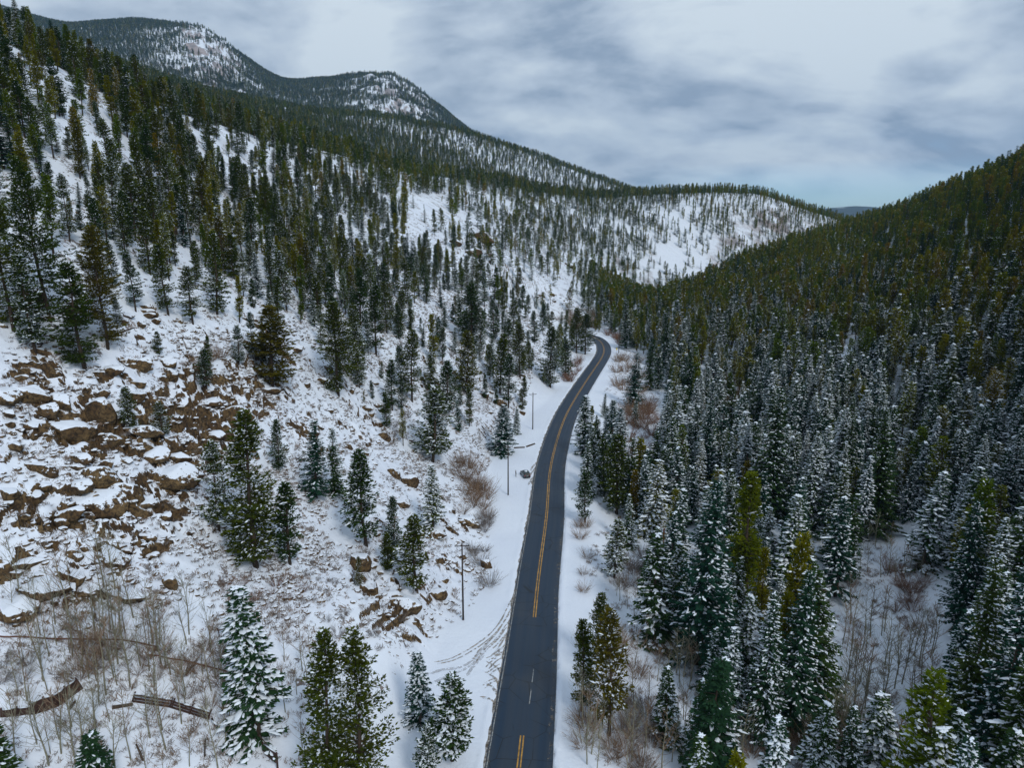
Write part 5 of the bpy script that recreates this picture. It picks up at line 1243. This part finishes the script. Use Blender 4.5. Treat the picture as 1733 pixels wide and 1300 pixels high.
KINDS = {'pine': ('pine', 'pine', 'tree'), 'spruce': ('spruce', 'spruce', 'tree'), 'bare_tree': ('bare tree', 'bare sapling', 'bare tree'), 'bare_shrub': ('shrub', 'leafless shrub', 'shrub'), 'boulder': ('boulder', 'boulder', 'boulder')}
used = {}
for kind, (noun, nounl, cat) in KINDS.items():
    S = [scr(t_, .6 if kind != 'boulder' else .3) for t_ in things[kind]]; cand = [[] for _ in S]
    A = np.array([s[:2] for s in S])
    for nm_, lx, ly in LM:
        dx = A[:, 0]-lx; dy = -(A[:, 1]-ly); ds = np.hypot(dx, dy); sec = (np.round(np.degrees(np.arctan2(dy, dx))/90).astype(int)) % 4
        for d in range(4):
            ids = [i for i in np.argsort(ds) if sec[i] == d and ds[i] > 4]
            for r_, i in enumerate(ids[:20]): cand[i].append((r_*14+ds[i]*.6, r_, d, nm_))
    for i, t_ in enumerate(things[kind]):
        o_ = t_['o']
        if kind in ('pine', 'spruce'):
            sn = PROTO[t_['style']][t_['pi']][0]; adj = 'green' if sn < .2 else ('lightly dusted' if sn < .35 else ('snow dusted' if sn < .6 else 'snow laden'))
            shp = {'pine': 'pine', 'lodge': 'narrow pine', 'spruce': 'spruce', 'tall_pine': 'tall pine', 'tall_spruce': 'tall spruce'}[t_['style']]
            desc = adj+' '+shp; grp = 'pines of the left slope' if (kind == 'pine' and t_['x'] < 20) else ('pines of the right forest' if kind == 'pine' else 'spruces of the valley')
        elif kind == 'bare_tree': desc = 'thin leafless sapling'; grp = 'bare saplings in the snowy clearings'
        elif kind == 'bare_shrub': desc = {'brown': 'brown', 'grey': 'grey', 'red': 'russet'}[t_['var']]+' leafless shrub'; grp = 'leafless shrubs along the road and creek'
        else: desc = 'snow capped brown boulder' if t_['H'] > 1.0 else 'small snow capped boulder'; grp = 'boulders on the left slope'
        o_['category'] = cat; o_['group'] = grp
        if t_['label']: o_['label'] = t_['label'][0:]; continue
        lab = None
        for sc_, r_, d, nm_ in sorted(cand[i]):
            q_ = 'nearest' if r_ == 0 else ORD[r_]+' nearest'
            l2 = '%s, %s %s %s %s' % (desc, q_, noun, DIRS[d], nm_)
            if len(l2.split()) > 16: l2 = '%s, %s %s %s' % (desc, q_, DIRS[d], nm_)
            if len(l2.split()) <= 16 and l2 not in used: lab = l2; break
        if lab is None: lab = desc+' in the closed stand, alike to its neighbours on every side'
        used[lab] = 1; o_['label'] = lab
print('shared', sum(1 for k in things for t_ in things[k] if 'closed stand' in t_['o']['label']), {k: len(v) for k, v in things.items()})
print('long', [h[6] for h in HERO if len(h[6].split()) > 16])
for h in [t_['o']['label'] for k in things for t_ in things[k]]:
    if not 4 <= len(h.split()) <= 16: print('BAD', h)

# ================================================================== the air
m = bpy.data.materials.new('thin_haze'); m.use_nodes = True; t = m.node_tree
for n_ in list(t.nodes): t.nodes.remove(n_)
mo = t.nodes.new('ShaderNodeOutputMaterial'); pv = t.nodes.new('ShaderNodeVolumePrincipled'); pv.inputs['Color'].default_value = (0.42, 0.68, 1.0, 1); pv.inputs['Density'].default_value = 0.000055; pv.inputs['Anisotropy'].default_value = 0.0
t.links.new(pv.outputs[0], mo.inputs['Volume'])
B = MB(); B.box((0, 4800, 560), (19000, 10800, 1300)); tag(link('haze', B.mesh('haze', m)), 'thin bluish winter haze filling the valley air', 'haze', kind='stuff')
